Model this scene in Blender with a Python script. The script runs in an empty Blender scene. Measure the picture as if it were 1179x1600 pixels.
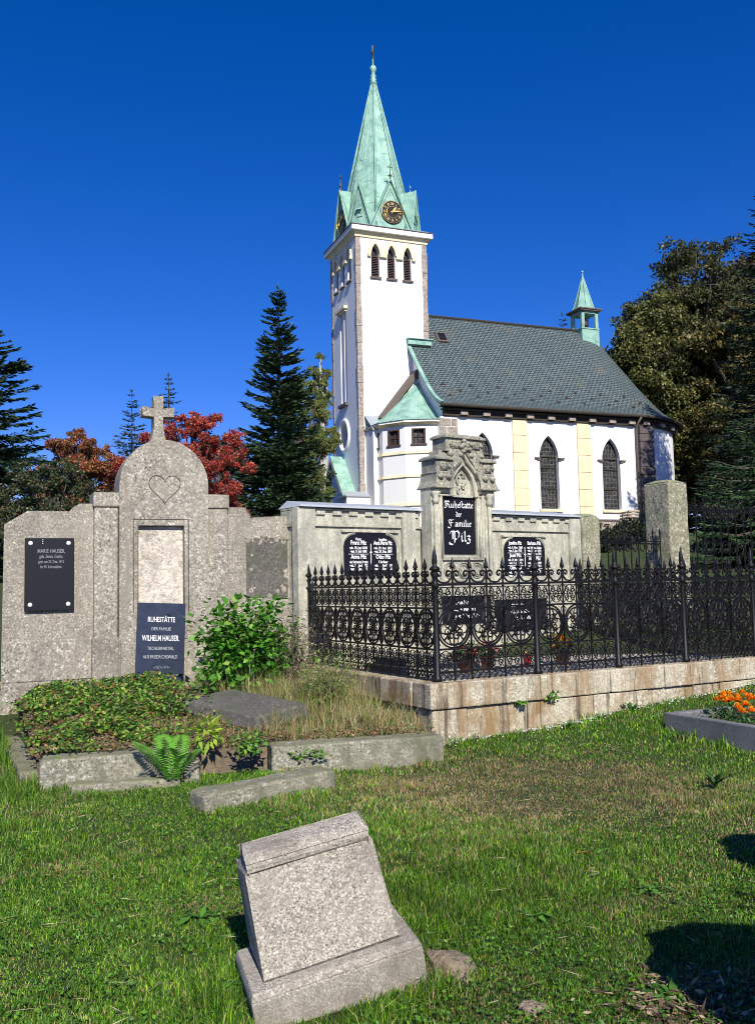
import bpy, math, random
import numpy as np
from mathutils import Vector, Matrix
from mathutils.geometry import tessellate_polygon
R_ = math.radians
sc = bpy.context.scene
# ---------------------------------------------------------------- camera
cam = bpy.data.objects.new('camera', bpy.data.cameras.new('camera'))
sc.collection.objects.link(cam); sc.camera = cam
cam.data.sensor_fit = 'VERTICAL'; cam.data.sensor_height = 36.0
cam.data.lens = 36.0*1420/1600; cam.data.clip_end = 2000
_p = math.atan(118/1420.); _r = .0215
_fw = Vector((0, math.cos(_p), math.sin(_p))); _r0 = Vector((1, 0, 0)); _u0 = _r0.cross(_fw)
_R = math.cos(_r)*_r0 - math.sin(_r)*_u0; _U = math.sin(_r)*_r0 + math.cos(_r)*_u0
cam.matrix_world = Matrix(((_R.x, _U.x, -_fw.x, 0), (_R.y, _U.y, -_fw.y, 0), (_R.z, _U.z, -_fw.z, 1.65), (0, 0, 0, 1)))
# ---------------------------------------------------------------- light
EL = R_(37); AZ = R_(14)             # sun behind the camera, a little to the right
SH = Vector((math.sin(AZ)*math.cos(EL), -math.cos(AZ)*math.cos(EL), math.sin(EL)))
sun = bpy.data.objects.new('sun', bpy.data.lights.new('sun', 'SUN'))
sc.collection.objects.link(sun); sun.data.energy = 4.8; sun.data.angle = R_(.5); sun.data.color = (1, .95, .86)
sun.rotation_euler = SH.to_track_quat('Z', 'Y').to_euler()
w = bpy.data.worlds.new('World'); sc.world = w; w.use_nodes = True
nt = w.node_tree; nt.nodes.clear()
sky = nt.nodes.new('ShaderNodeTexSky'); sky.sky_type = 'NISHITA'; sky.sun_disc = False
sky.sun_elevation = EL; sky.sun_rotation = math.atan2(SH.x, SH.y); sky.altitude = 900; sky.air_density = 1.0; sky.dust_density = 0.15; sky.ozone_density = 4.0
hs = nt.nodes.new('ShaderNodeHueSaturation'); hs.inputs['Saturation'].default_value = 1.36; hs.inputs['Value'].default_value = 1.0
bg = nt.nodes.new('ShaderNodeBackground'); bg.inputs['Strength'].default_value = .082
ow = nt.nodes.new('ShaderNodeOutputWorld')
nt.links.new(sky.outputs[0], hs.inputs['Color']); tm = nt.nodes.new('ShaderNodeMix'); tm.data_type = 'RGBA'; tm.blend_type = 'MULTIPLY'; tm.inputs[0].default_value = 1; tm.inputs[7].default_value = (1.0, .84, 1.36, 1)
nt.links.new(hs.outputs[0], tm.inputs[6]); nt.links.new(tm.outputs[2], bg.inputs[0]); nt.links.new(bg.outputs[0], ow.inputs[0])
sc.view_settings.view_transform = 'Standard'; sc.view_settings.look = 'None'; sc.view_settings.exposure = 0.28; sc.view_settings.gamma = 1; sc.cycles.filter_width = 1.0
rng = np.random.default_rng(7); random.seed(7)
# ---------------------------------------------------------------- materials
MATS = {}
class NT:
    def __init__(s, name):
        s.m = bpy.data.materials.new(name); s.m.use_nodes = True; s.n = s.m.node_tree; s.n.nodes.clear()
        s.out = s.n.nodes.new('ShaderNodeOutputMaterial'); MATS[name] = s.m
    def N(s, t, **k):
        n = s.n.nodes.new(t)
        for a, v in k.items():
            if a in ('i',):
                for kk, vv in v.items():
                    if hasattr(vv, 'is_output'): s.n.links.new(vv, n.inputs[kk])
                    else: n.inputs[kk].default_value = vv
            else: setattr(n, a, v)
        return n
    def noise(s, vec, scale, detail=4, rough=.6, dist=0):
        return s.N('ShaderNodeTexNoise', i={'Vector': vec, 'Scale': scale, 'Detail': detail, 'Roughness': rough, 'Distortion': dist}).outputs[0]
    def ramp(s, fac, stops):
        n = s.N('ShaderNodeValToRGB'); s.n.links.new(fac, n.inputs[0]); e = n.color_ramp.elements
        while len(e) < len(stops): e.new(.5)
        for i, (p, c) in enumerate(stops):
            e[i].position = p; e[i].color = (c[0], c[1], c[2], 1) if hasattr(c, '__len__') else (c, c, c, 1)
        return n.outputs[0]
    def mix(s, fac, a, b, mode='MIX'):
        n = s.N('ShaderNodeMix', data_type='RGBA', blend_type=mode)
        for k, v in ((0, fac), (6, a), (7, b)):
            if hasattr(v, 'is_output'): s.n.links.new(v, n.inputs[k])
            else: n.inputs[k].default_value = v if k == 0 else (v[0], v[1], v[2], 1)
        return n.outputs[2]
    def math(s, op, a, b=0):
        n = s.N('ShaderNodeMath', operation=op)
        for k, v in ((0, a), (1, b)):
            if hasattr(v, 'is_output'): s.n.links.new(v, n.inputs[k])
            else: n.inputs[k].default_value = v
        return n.outputs[0]
    def coord(s, which='Object', scale=None):
        c = s.N('ShaderNodeTexCoord').outputs[which]
        if scale: c = s.N('ShaderNodeMapping', i={'Vector': c, 'Scale': scale}).outputs[0]
        return c
    def finish(s, col, rough=.8, bump=None, bs=.3, bd=.01, metal=0, spec=.3):
        b = s.N('ShaderNodeBsdfPrincipled', i={'Base Color': col if hasattr(col, 'is_output') else (*col, 1), 'Roughness': rough, 'Metallic': metal, 'Specular IOR Level': spec})
        if bump is not None:
            bn = s.N('ShaderNodeBump', i={'Height': bump, 'Strength': bs, 'Distance': bd}); s.n.links.new(bn.outputs[0], b.inputs['Normal'])
        s.n.links.new(b.outputs[0], s.out.inputs[0]); return s.m

def stone_mat(name, base, dark, light, grain=90, stain=None, stain_amt=.5, streak=None, rust=None, moss=None, bs=.5, bd=.006, rough=.85):
    t = NT(name); c = t.coord()
    g = t.noise(c, grain, 3, .7)
    col = t.ramp(g, [(.36, dark), (.455, base), (.545, base), (.64, light)])
    g2 = t.noise(c, grain*.27, 5, .75)
    col = t.mix(t.ramp(g2, [(.46, .0), (.60, .6)]), col, [v*.42 for v in base])
    big = t.noise(c, 1.3, 6, .65)
    col = t.mix(t.ramp(big, [(.38, 0.), (.72, .55)]), col, [min(1, v*1.3) for v in base], 'MIX')
    if stain: 
        sn = t.noise(t.coord('Object', (1, 1, .7)), 2.3, 6, .7, .4)
        col = t.mix(t.math('MULTIPLY', t.ramp(sn, [(.46, 0.), (.66, 1.)]), stain_amt), col, stain)
    if rust:
        sn = t.noise(t.coord('Object', (4, 4, .35)), 1.1, 4, .7)
        col = t.mix(t.ramp(sn, [(.50, 0.), (.64, .75)]), col, rust)
    if streak:
        sn = t.noise(t.coord('Object', (6, 6, .5)), 1.6, 5, .7)
        col = t.mix(t.ramp(sn, [(.53, 0.), (.64, .85)]), col, streak)
    if moss:
        nz = t.N('ShaderNodeSeparateXYZ', i={'Vector': t.N('ShaderNodeNewGeometry').outputs['Normal']}).outputs[2]
        mn = t.noise(c, 7, 5, .7)
        col = t.mix(t.math('MULTIPLY', t.ramp(nz, [(.25, 0.), (.8, 1.)]), t.ramp(mn, [(.38, 0.), (.6, .9)])), col, moss)
    h = t.math('ADD', t.math('MULTIPLY', g, .5), t.math('MULTIPLY', g2, 1.))
    return t.finish(col, rough, h, bs, bd)
stone_mat('granite_rough', (.35, .315, .25), (.05, .045, .04), (.78, .73, .63), 40, (.17, .15, .12), .55, streak=(.27, .235, .18), moss=(.25, .25, .14), bs=.8, bd=.012)
stone_mat('granite_smooth', (.37, .33, .265), (.035, .03, .025), (.76, .71, .62), 120, (.15, .125, .10), .75, bs=.3, bd=.003)
stone_mat('granite_pillar', (.30, .28, .19), (.04, .04, .03), (.74, .70, .60), 26, (.20, .22, .12), .7, moss=(.22, .25, .10), bs=.7, bd=.01)
stone_mat('coping_granite', (.50, .45, .33), (.15, .12, .08), (.86, .80, .66), 48, (.27, .16, .06), .9, rust=(.29, .18, .085), streak=(.09, .07, .05), bs=.5, bd=.008)
stone_mat('kerb_stone', (.28, .26, .19), (.07, .07, .055), (.55, .54, .46), 46, (.12, .125, .075), .85, moss=(.20, .20, .10), bs=.7, bd=.01)
stone_mat('tomb_stone', (.52, .50, .39), (.30, .29, .22), (.70, .67, .54), 32, (.24, .24, .19), .85, streak=(.33, .33, .27), moss=(.33, .32, .25), bs=.5, bd=.006)
stone_mat('tomb_carved', (.35, .33, .25), (.12, .12, .09), (.68, .65, .53), 28, (.16, .16, .14), .8, moss=(.30, .30, .24), bs=.9, bd=.01)
stone_mat('quoin_granite', (.38, .32, .265), (.11, .09, .075), (.62, .55, .47), 11, (.28, .22, .16), .5, bs=.6, bd=.03)
stone_mat('dark_granite', (.115, .095, .09), (.04, .035, .03), (.2, .17, .16), 14, bs=.5, bd=.02)
stone_mat('slab_dark', (.13, .12, .10), (.04, .04, .04), (.28, .26, .23), 40, (.09, .10, .06), .8, bs=.7, bd=.01)
stone_mat('bed_kerb', (.20, .20, .205), (.07, .07, .08), (.36, .36, .36), 110, (.12, .12, .11), .5, bs=.5, bd=.004)
stone_mat('pale_tile', (.62, .55, .45), (.34, .28, .21), (.84, .77, .67), 26, bs=1.0, bd=.03)
stone_mat('soil', (.13, .10, .07), (.04, .03, .02), (.30, .25, .18), 45, (.20, .15, .09), .7, bs=1, bd=.02)
stone_mat('gravel_floor', (.50, .45, .36), (.2, .19, .17), (.8, .78, .72), 60, (.3, .27, .2), .5, bs=1, bd=.015)
stone_mat('rock', (.27, .21, .14), (.10, .08, .06), (.42, .34, .25), 40, (.25, .22, .12), .7, bs=.9, bd=.02)
def flat_mat(name, col, rough=.6, metal=0, var=.12, scale=6, bs=.15, spec=.3, bd=.004):
    t = NT(name); n = t.noise(t.coord(), scale, 6, .7)
    c = t.mix(t.ramp(n, [(.3, 0.), (.7, 1.)]), [v*(1-var) for v in col], [min(1, v*(1+var)) for v in col])
    return t.finish(c, rough, n, bs, bd, metal, spec)
flat_mat('cream_plaster', (.80, .66, .43), .85, scale=2)
flat_mat('cream_trim', (.76, .66, .44), .8, scale=1.5, var=.2)
flat_mat('white_trim', (.80, .79, .76), .8)
flat_mat('black_granite', (.010, .010, .014), .42, scale=40, bs=.02, spec=.3)
flat_mat('slate_plaque', (.024, .032, .055), .3, scale=12, var=.3, bs=.02, spec=.4)
flat_mat('iron', (.006, .0055, .006), .5, .0, scale=40, var=.5, bs=.4, spec=.35)
flat_mat('dark_wood', (.05, .04, .03), .75)
flat_mat('louvre_wood', (.075, .045, .04), .7)
flat_mat('lead_sheet', (.42, .45, .47), .55, .1, scale=3)
flat_mat('brown_sheet', (.14, .11, .09), .7)
flat_mat('gold', (.85, .62, .20), .35, .6)
flat_mat('gilt_letter', (.80, .80, .78), .6, var=.05)
flat_mat('silver_dull', (.42, .44, .46), .5, var=.3, scale=20)
flat_mat('faint_letter', (.22, .23, .25), .6, var=.3, scale=30)
flat_mat('steel_screw', (.85, .88, .86), .3, .2)
flat_mat('black_paint', (.02, .016, .014), .5)
flat_mat('bark', (.11, .09, .07), .9, scale=12, var=.5, bs=.8, bd=.03)
flat_mat('birch_bark', (.5, .48, .44), .8, scale=5, var=.4, bs=.5)
flat_mat('red_glass', (.6, .03, .03), .2)
flat_mat('terracotta', (.35, .12, .06), .7)
flat_mat('log_wood', (.42, .34, .24), .8)
flat_mat('grey_roofing', (.34, .37, .39), .7, scale=3)
def m_plaster():
    t = NT('white_plaster'); c = t.coord()
    n = t.noise(t.coord('Object', (1, 1, .25)), 1.2, 7, .7); f = t.noise(c, 25, 4, .7)
    col = t.mix(t.ramp(n, [(.45, 0.), (.75, .35)]), (.84, .84, .82), (.70, .69, .64))
    col = t.mix(t.ramp(f, [(.4, 0.), (.7, .15)]), col, (.6, .6, .58))
    t.finish(col, .9, f, .25, .01)
m_plaster()
def m_copper():
    t = NT('green_copper'); c = t.coord()
    n = t.noise(c, 1.4, 7, .7, .5); s = t.noise(t.coord('Object', (5, 5, .5)), 1.2, 5, .7)
    col = t.ramp(n, [(.33, (.16, .31, .25)), (.5, (.29, .49, .39)), (.66, (.40, .59, .48))])
    col = t.mix(t.ramp(s, [(.52, 0.), (.70, .5)]), col, (.17, .30, .25))
    t.finish(col, .6, n, .2, .01, .15)
m_copper()
def m_slate():
    t = NT('slate_roof'); uv = t.coord('UV')
    b = t.N('ShaderNodeTexBrick', offset=.5, i={'Vector': uv, 'Color1': (.095, .132, .13, 1), 'Color2': (.15, .195, .185, 1), 'Mortar': (.006, .009, .010, 1), 'Scale': 1., 'Mortar Size': .03, 'Mortar Smooth': .3, 'Bias': 0., 'Brick Width': .27, 'Row Height': .185})
    sx = t.N('ShaderNodeSeparateXYZ', i={'Vector': uv})
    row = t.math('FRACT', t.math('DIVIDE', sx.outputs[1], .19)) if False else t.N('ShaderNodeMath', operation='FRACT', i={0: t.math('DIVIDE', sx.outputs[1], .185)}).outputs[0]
    n = t.noise(uv, .55, 6, .65); n2 = t.noise(uv, 9, 4, .7)
    col = t.mix(t.ramp(n2, [(.40, 0.), (.75, .45)]), b.outputs[0], (.13, .165, .165))
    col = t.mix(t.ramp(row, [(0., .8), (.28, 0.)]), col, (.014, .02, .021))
    col = t.mix(t.ramp(n, [(.56, 0.), (.72, .35)]), col, (.20, .17, .09))
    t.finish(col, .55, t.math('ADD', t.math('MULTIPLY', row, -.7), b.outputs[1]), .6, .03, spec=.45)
m_slate()
def m_window():
    t = NT('leaded_glass'); c = t.coord('UV')
    b = t.N('ShaderNodeTexBrick', offset=0., i={'Vector': c, 'Color1': (.008, .009, .010, 1), 'Color2': (.035, .032, .032, 1), 'Mortar': (.13, .125, .12, 1), 'Scale': 1., 'Mortar Size': .012, 'Brick Width': .21, 'Row Height': .23})
    v = t.N('ShaderNodeTexVoronoi', feature='DISTANCE_TO_EDGE', i={'Vector': c, 'Scale': 4.2})
    n = t.noise(c, 4, 4, .7)
    col = t.mix(t.ramp(v.outputs[0], [(.0, .8), (.07, 0.)]), b.outputs[0], (.13, .125, .12))
    col = t.mix(t.ramp(n, [(.55, 0.), (.7, .25)]), col, (.10, .085, .075))
    t.finish(col, .5, n, .3, .02, spec=.2)
m_window()
def m_leaf(name, rough=.5, trans=.3, attr='Col'):
    t = NT(name)
    a = t.N('ShaderNodeAttribute', attribute_name=attr).outputs['Color']
    d = t.N('ShaderNodeBsdfPrincipled', i={'Base Color': a, 'Roughness': rough, 'Specular IOR Level': .35})
    tr = t.N('ShaderNodeBsdfTranslucent', i={'Color': a})
    mx = t.N('ShaderNodeMixShader', i={0: trans}); t.n.links.new(d.outputs[0], mx.inputs[1]); t.n.links.new(tr.outputs[0], mx.inputs[2])
    t.n.links.new(mx.outputs[0], t.out.inputs[0])
m_leaf('leaf'); m_leaf('needles', .6, .12); m_leaf('grass_blade', .5, .28); m_leaf('petal', .6, .25); m_leaf('pebble', .9, 0.)
def m_ground():
    t = NT('lawn_soil'); c = t.coord()
    n = t.noise(c, .8, 6, .7); f = t.noise(c, 35, 5, .75)
    col = t.mix(t.ramp(f, [(.35, 0.), (.65, 1.)]), (.020, .035, .010), (.075, .11, .028))
    col = t.mix(t.ramp(n, [(.5, 0.), (.7, .6)]), col, (.13, .11, .05))
    t.finish(col, .95, f, 1., .03)
m_ground()
# ---------------------------------------------------------------- helpers
col = sc.collection
def tag(o, label=None, cat=None, group=None, kind=None):
    if label: o['label'] = label
    if cat: o['category'] = cat
    if group: o['group'] = group
    if kind: o['kind'] = kind
    return o
def empty(name, loc, rz=0, label=None, cat=None, group=None):
    o = bpy.data.objects.new(name, None); col.objects.link(o); o.location = loc; o.rotation_euler = (0, 0, rz); o.empty_display_size = .2
    o['zb'] = loc[2]
    return tag(o, label, cat, group)
def copy_tree(o, parent=None):
    c = o.copy(); col.objects.link(c)
    if parent is not None: c.parent = parent
    for ch in [x for x in bpy.data.objects if x.parent == o]: copy_tree(ch, c)
    return c
def spline(pts, n=8):
    P = [Vector(p) for p in pts]; out = []
    P = [P[0]*2-P[1]] + P + [P[-1]*2-P[-2]]
    for i in range(1, len(P)-2):
        for k in range(n):
            t = k/n; a, b, c, d = P[i-1:i+3]
            out.append(.5*((2*b) + (c-a)*t + (2*a-5*b+4*c-d)*t*t + (3*b-a-3*c+d)*t**3))
    out.append(P[-2]); return out
class MB:
    def __init__(s): s.v = []; s.f = []; s.uv = {}; s.smooth = False
    def add(s, vs, fs, M=None):
        o = len(s.v)
        for p in vs:
            p = Vector(p); s.v.append(tuple(M @ p) if M is not None else tuple(p))
        for f in fs: s.f.append([i+o for i in f])
        return s
    def box(s, x0, x1, y0, y1, z0, z1, M=None, top=None):
        a = [(x0, y0, z0), (x1, y0, z0), (x1, y1, z0), (x0, y1, z0)]
        if top: x0, x1, y0, y1 = top
        a += [(x0, y0, z1), (x1, y0, z1), (x1, y1, z1), (x0, y1, z1)]
        return s.add(a, [(3, 2, 1, 0), (4, 5, 6, 7), (0, 1, 5, 4), (1, 2, 6, 5), (2, 3, 7, 6), (3, 0, 4, 7)], M)
    def prism(s, poly, a, b, axis='y', M=None):
        mp = {'y': lambda u, v, k: (u, k, v), 'x': lambda u, v, k: (k, u, v), 'z': lambda u, v, k: (u, v, k)}[axis]
        n = len(poly); vs = [mp(u, v, a) for u, v in poly] + [mp(u, v, b) for u, v in poly]
        tris = tessellate_polygon([[Vector((u, v, 0)) for u, v in poly]])
        fs = [tuple(t) for t in tris] + [tuple(i+n for i in reversed(t)) for t in tris]
        fs += [(i, (i+1) % n, (i+1) % n+n, i+n) for i in range(n)]
        return s.add(vs, fs, M)
    def tube(s, pts, r, n=6, M=None, closed=False, cap=True):
        P = [Vector(p) for p in pts]; m = len(P); rr = r if hasattr(r, '__len__') else [r]*m
        vs = []; prev = None
        for i, p in enumerate(P):
            if closed: d = P[(i+1) % m]-P[i-1]
            else: d = P[min(i+1, m-1)]-P[max(i-1, 0)]
            if d.length < 1e-9: d = Vector((0, 0, 1))
            d.normalize()
            if prev is None: a = d.orthogonal().normalized()
            else: a = (prev - d*prev.dot(d)); a = a.normalized() if a.length > 1e-6 else d.orthogonal().normalized()
            prev = a; b = d.cross(a)
            for k in range(n):
                t = 2*math.pi*k/n; vs.append(p+(a*math.cos(t)+b*math.sin(t))*rr[i])
        fs = []
        for i in range(m if closed else m-1):
            j = (i+1) % m
            for k in range(n): fs.append((i*n+k, i*n+(k+1) % n, j*n+(k+1) % n, j*n+k))
        if cap and not closed: fs += [tuple(range(n-1, -1, -1)), tuple((m-1)*n+k for k in range(n))]
        return s.add(vs, fs, M)
    def lathe(s, prof, cx=0, cy=0, n=12, M=None, ph=0):
        vs = []; fs = []
        for r, z in prof:
            for k in range(n):
                t = 2*math.pi*(k+ph)/n; vs.append((cx+r*math.cos(t), cy+r*math.sin(t), z))
        for i in range(len(prof)-1):
            for k in range(n): fs.append((i*n+k, i*n+(k+1) % n, (i+1)*n+(k+1) % n, (i+1)*n+k))
        fs += [tuple(range(n-1, -1, -1)), tuple((len(prof)-1)*n+k for k in range(n))]
        return s.add(vs, fs, M)
    def obj(s, name, mat, parent=None, bevel=0, smooth=False, uv=None, seg=2):
        me = bpy.data.meshes.new(name); me.from_pydata(s.v, [], s.f); me.update()
        me.materials.append(MATS[mat])
        if uv:
            L = me.uv_layers.new(name='UVMap')
            for lp in me.loops: L.data[lp.index].uv = uv(me.vertices[lp.vertex_index].co)
        o = bpy.data.objects.new(name, me); col.objects.link(o)
        if parent is not None:
            o.parent = parent
            if 'zb' in parent.keys(): o.location = (0, 0, -parent['zb'])
        if smooth:
            for p in me.polygons: p.use_smooth = True
        if bevel:
            b = o.modifiers.new('bevel', 'BEVEL'); b.width = bevel; b.segments = seg; b.limit_method = 'ANGLE'; b.angle_limit = R_(35)
        return o
def subdiv_noise(o, levels, amp, scale=3.):
    """weather a stone: simple subdivision and a little displacement"""
    m = o.modifiers.new('sub', 'SUBSURF'); m.subdivision_type = 'SIMPLE'; m.levels = levels; m.render_levels = levels
    tx = bpy.data.textures.new('weather', 'CLOUDS'); tx.noise_scale = 1/scale
    d = o.modifiers.new('disp', 'DISPLACE'); d.texture = tx; d.strength = amp; d.mid_level = .5; d.texture_coords = 'LOCAL'
def arch(xc, hw, z0, zs, za, n=7):
    """pointed arch outline, ccw from lower left"""
    h = za-zs; c = (h*h-hw*hw)/(2*hw); r = c+hw   # circle centres at xc -+ c
    pts = [(xc-hw, z0), (xc+hw, z0), (xc+hw, zs)]
    a1 = math.atan2(h, c)
    for i in range(1, n): t = a1*i/n; pts.append((xc-c+r*math.cos(t), zs+r*math.sin(t)))
    pts.append((xc, za))
    for i in range(n-1, 0, -1): t = a1*i/n; pts.append((xc+c-r*math.cos(t), zs+r*math.sin(t)))
    pts.append((xc-hw, zs)); return pts
def wall(mb, outer, holes, k0, k1, axis='y', rev=True):
    """flat wall at depth k0 with holes whose reveals run to k1"""
    mp = {'y': lambda u, v, k: (u, k, v), 'x': lambda u, v, k: (k, u, v)}[axis]
    allp = list(outer)
    for h in holes: allp += h
    tris = tessellate_polygon([[Vector((u, v, 0)) for u, v in p] for p in [outer]+holes])
    mb.add([mp(u, v, k0) for u, v in allp], [tuple(t) for t in tris])
    for h in holes:
        n = len(h); mb.add([mp(u, v, k0) for u, v in h]+[mp(u, v, k1) for u, v in h], [(i, (i+1) % n, (i+1) % n+n, i+n) for i in range(n)])
def text_mb(mb, s, cx, z, size, y=0, bold=0., M=None, sx=1., flip=1):
    """one line of lettering centred on cx in the XZ plane at depth y"""
    c = bpy.data.curves.new('t', 'FONT'); c.body = s; c.size = size; c.align_x = 'CENTER'; c.offset = bold; c.resolution_u = 2
    o = bpy.data.objects.new('t', c); col.objects.link(o); bpy.context.view_layer.update()
    me = o.evaluated_get(bpy.context.evaluated_depsgraph_get()).to_mesh()
    vs = [(cx+v.co.x*sx*flip, y, z+v.co.y) for v in me.vertices]; fs = [tuple(p.vertices) for p in me.polygons]
    o.evaluated_get(bpy.context.evaluated_depsgraph_get()).to_mesh_clear()
    bpy.data.objects.remove(o); bpy.data.curves.remove(c)
    mb.add(vs, fs, M)
GL = {'i': (.42, [[(.0, .85), (.14, 1.), (.14, .12), (.28, 0), (.38, .1)], [(.12, 1.3), (.2, 1.38)]]),
 'u': (.78, [[(.0, .85), (.14, 1.), (.14, .15), (.3, 0), (.5, .2)], [(.5, .95), (.5, .12), (.64, 0), (.74, .1)]]),
 'n': (.78, [[(.0, .85), (.14, 1.), (.14, 0)], [(.14, .8), (.38, 1.), (.52, .85), (.52, .1), (.66, 0)]]),
 'm': (1.12, [[(.0, .85), (.14, 1.), (.14, 0)], [(.14, .8), (.36, 1.), (.48, .85), (.48, 0)], [(.48, .8), (.7, 1.), (.84, .85), (.84, .1), (1., 0)]]),
 'h': (.72, [[(.0, 1.6), (.14, 1.75), (.14, 0)], [(.14, .8), (.38, 1.), (.54, .8), (.54, .1), (.34, -.4)]]),
 'e': (.55, [[(.12, .85), (.12, .2), (.3, 0), (.48, .15)], [(.12, .85), (.32, 1.), (.46, .75), (.12, .48)]]),
 's': (.42, [[(.0, 0), (.14, .1), (.14, 1.5), (.32, 1.75), (.5, 1.6)]]),
 't': (.46, [[(.16, 1.4), (.16, .15), (.32, 0), (.42, .1)], [(0, 1.), (.4, 1.)]]),
 'a': (.66, [[(.08, .88), (.3, 1.), (.48, .85), (.48, .1), (.62, 0)], [(.48, .58), (.12, .42), (.12, .12), (.28, 0), (.48, .2)]]),
 'd': (.62, [[(.06, 1.5), (.46, 1.05), (.5, .25), (.3, 0), (.1, .2), (.1, .75), (.38, .95)]]),
 'r': (.48, [[(.0, .85), (.14, 1.), (.14, .1), (.04, 0)], [(.14, .75), (.34, 1.), (.44, .88)]]),
 'l': (.40, [[(.0, 1.6), (.14, 1.75), (.14, .14), (.28, 0), (.36, .1)]]),
 'z': (.60, [[(.02, .88), (.26, 1.), (.42, .8), (.18, .5), (.44, .22), (.34, -.3), (.1, -.4), (.0, -.2)]]),
 'R': (1.15, [[(-.25, 1.35), (-.1, 1.65), (.2, 1.7), (.3, 1.5), (.3, .1), (.05, -.1), (-.2, .05)], [(.3, 1.6), (.62, 1.75), (.84, 1.4), (.66, 1.05), (.34, .92)], [(.56, 1.), (.8, .6), (.82, .12), (1.0, 0)], [(.05, 1.55), (.05, .4)]]),
 'P': (1.1, [[(-.35, 1.3), (-.2, 1.7), (.15, 1.75), (.28, 1.5), (.28, -.2), (.0, -.6), (-.4, -.45), (-.42, -.2)], [(.28, 1.65), (.66, 1.8), (.9, 1.4), (.8, .7), (.5, .3), (.3, .45)], [(.02, 1.6), (.02, .4)]]),
 'F': (1.1, [[(-.3, 1.5), (.0, 1.72), (.4, 1.55), (.85, 1.75)], [(.3, 1.55), (.12, .9), (.28, .1), (.05, -.4), (-.3, -.35), (-.32, -.1)], [(.2, .95), (.62, .95)], [(-.05, 1.5), (-.1, .8)]])}
def fraktur(mb, s, cx, z, size, y, sx=1.):
    n = Vector((math.cos(R_(42)), math.sin(R_(42))))*.16*size; W = 0; k = 0
    for ch in s: W += GL[ch.lower() if ch in 'AO' else (ch if ch != 'ä' else 'a')][0] if ch != ' ' else .5
    x = cx-W*size*sx/2
    for ch in s:
        g, dots = ('a', 1) if ch == 'ä' else (ch, 0)
        wd, st = GL[g]
        if dots: st = st+[[(.12, 1.28), (.18, 1.36)], [(.4, 1.28), (.46, 1.36)]]
        for pl in st:
            q = [Vector((x+px*size*sx, z+pz*size)) for px, pz in pl]
            for a, b in zip(q[:-1], q[1:]):
                k += 1; yy = y-k*.00008; d = (b-a).normalized()*.03*size; a = a-d; b = b+d
                h = Vector((.0, .03*size)) 
                mb.add([((a-n)[0], yy, (a-n)[1]), ((b-n)[0], yy, (b-n)[1]), ((b+n)[0], yy, (b+n)[1]), ((a+n)[0], yy, (a+n)[1])], [(0, 1, 2, 3)])
        x += wd*size*sx
def np_mesh(name, V, F, mat, cols=None, parent=None, npf=4):
    """fast mesh: V (n,3), F (m,npf), per-vertex colours"""
    me = bpy.data.meshes.new(name); me.vertices.add(len(V)); me.vertices.foreach_set('co', np.asarray(V, np.float32).ravel())
    me.loops.add(F.size); me.loops.foreach_set('vertex_index', F.astype(np.int32).ravel())
    me.polygons.add(len(F)); me.polygons.foreach_set('loop_start', np.arange(0, F.size, npf, dtype=np.int32))
    if cols is not None:
        a = me.color_attributes.new('Col', 'FLOAT_COLOR', 'POINT'); c4 = np.ones((len(V), 4), np.float32); c4[:, :3] = cols; a.data.foreach_set('color', c4.ravel())
    me.materials.append(MATS[mat]); me.update(calc_edges=True)
    o = bpy.data.objects.new(name, me); col.objects.link(o)
    if parent is not None:
        o.parent = parent
        if 'zb' in parent.keys(): o.location = (0, 0, -parent['zb'])
    return o
def unit(a): return a/np.maximum(np.linalg.norm(a, axis=-1, keepdims=True), 1e-9)
def leaves(C, D, Wd, L, W, cols, fold=.0):
    """rhombic leaves: centre/base C, long axis D, width axis Wd, lengths L, widths W"""
    L = np.broadcast_to(np.asarray(L, float), (len(C),))[:, None]; W = np.broadcast_to(np.asarray(W, float), (len(C),))[:, None]
    D = unit(D); Wd = unit(Wd-D*np.sum(Wd*D, 1, keepdims=True)); N = np.cross(D, Wd)
    a = C; b = C+D*L*.42+Wd*W*.5+N*W*fold; c = C+D*L; d = C+D*L*.42-Wd*W*.5+N*W*fold
    V = np.stack([a, b, c, d], 1).reshape(-1, 3); F = np.arange(len(V)).reshape(-1, 4)
    return V, F, np.repeat(cols, 4, 0)
def palette(n, cs, wts=None, jit=.15):
    cs = np.array(cs); i = rng.choice(len(cs), n, p=None if wts is None else np.array(wts)/sum(wts))
    return np.clip(cs[i]*(1+rng.normal(0, jit, (n, 1))), .003, 1)
def sp(x): return np.logaddexp(0, x*2.5)/2.5
def gz(X, Y):
    X = np.asarray(X, float); Y = np.asarray(Y, float)
    b = .15*sp(Y-9.4)-.045*sp(Y-20)-.105*sp(Y-42)
    b = b-.10*np.exp(-((X+.38)**2/.22+(Y-3.62)**2/.10))
    return b+.012*np.sin(X*2.1+Y*1.3)+.010*np.sin(X*.9-Y*2.3+1)
def frame(o, a, zb=0):
    """world matrix of a frame whose local +x has compass azimuth a (0 = forward), +y points away"""
    return R_(90-a)
CH0 = (-.874, 48.); CHA = 68.3
G0 = (.502, 9.354); GA = 61.2
P0 = (-.973, 12.286); PA = 54.5
H0 = (-1.22, 12.42); HA = 67.
def fw(o, a, x, y):
    t = R_(90-a); return (o[0]+x*math.cos(t)-y*math.sin(t), o[1]+x*math.sin(t)+y*math.cos(t))
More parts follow.
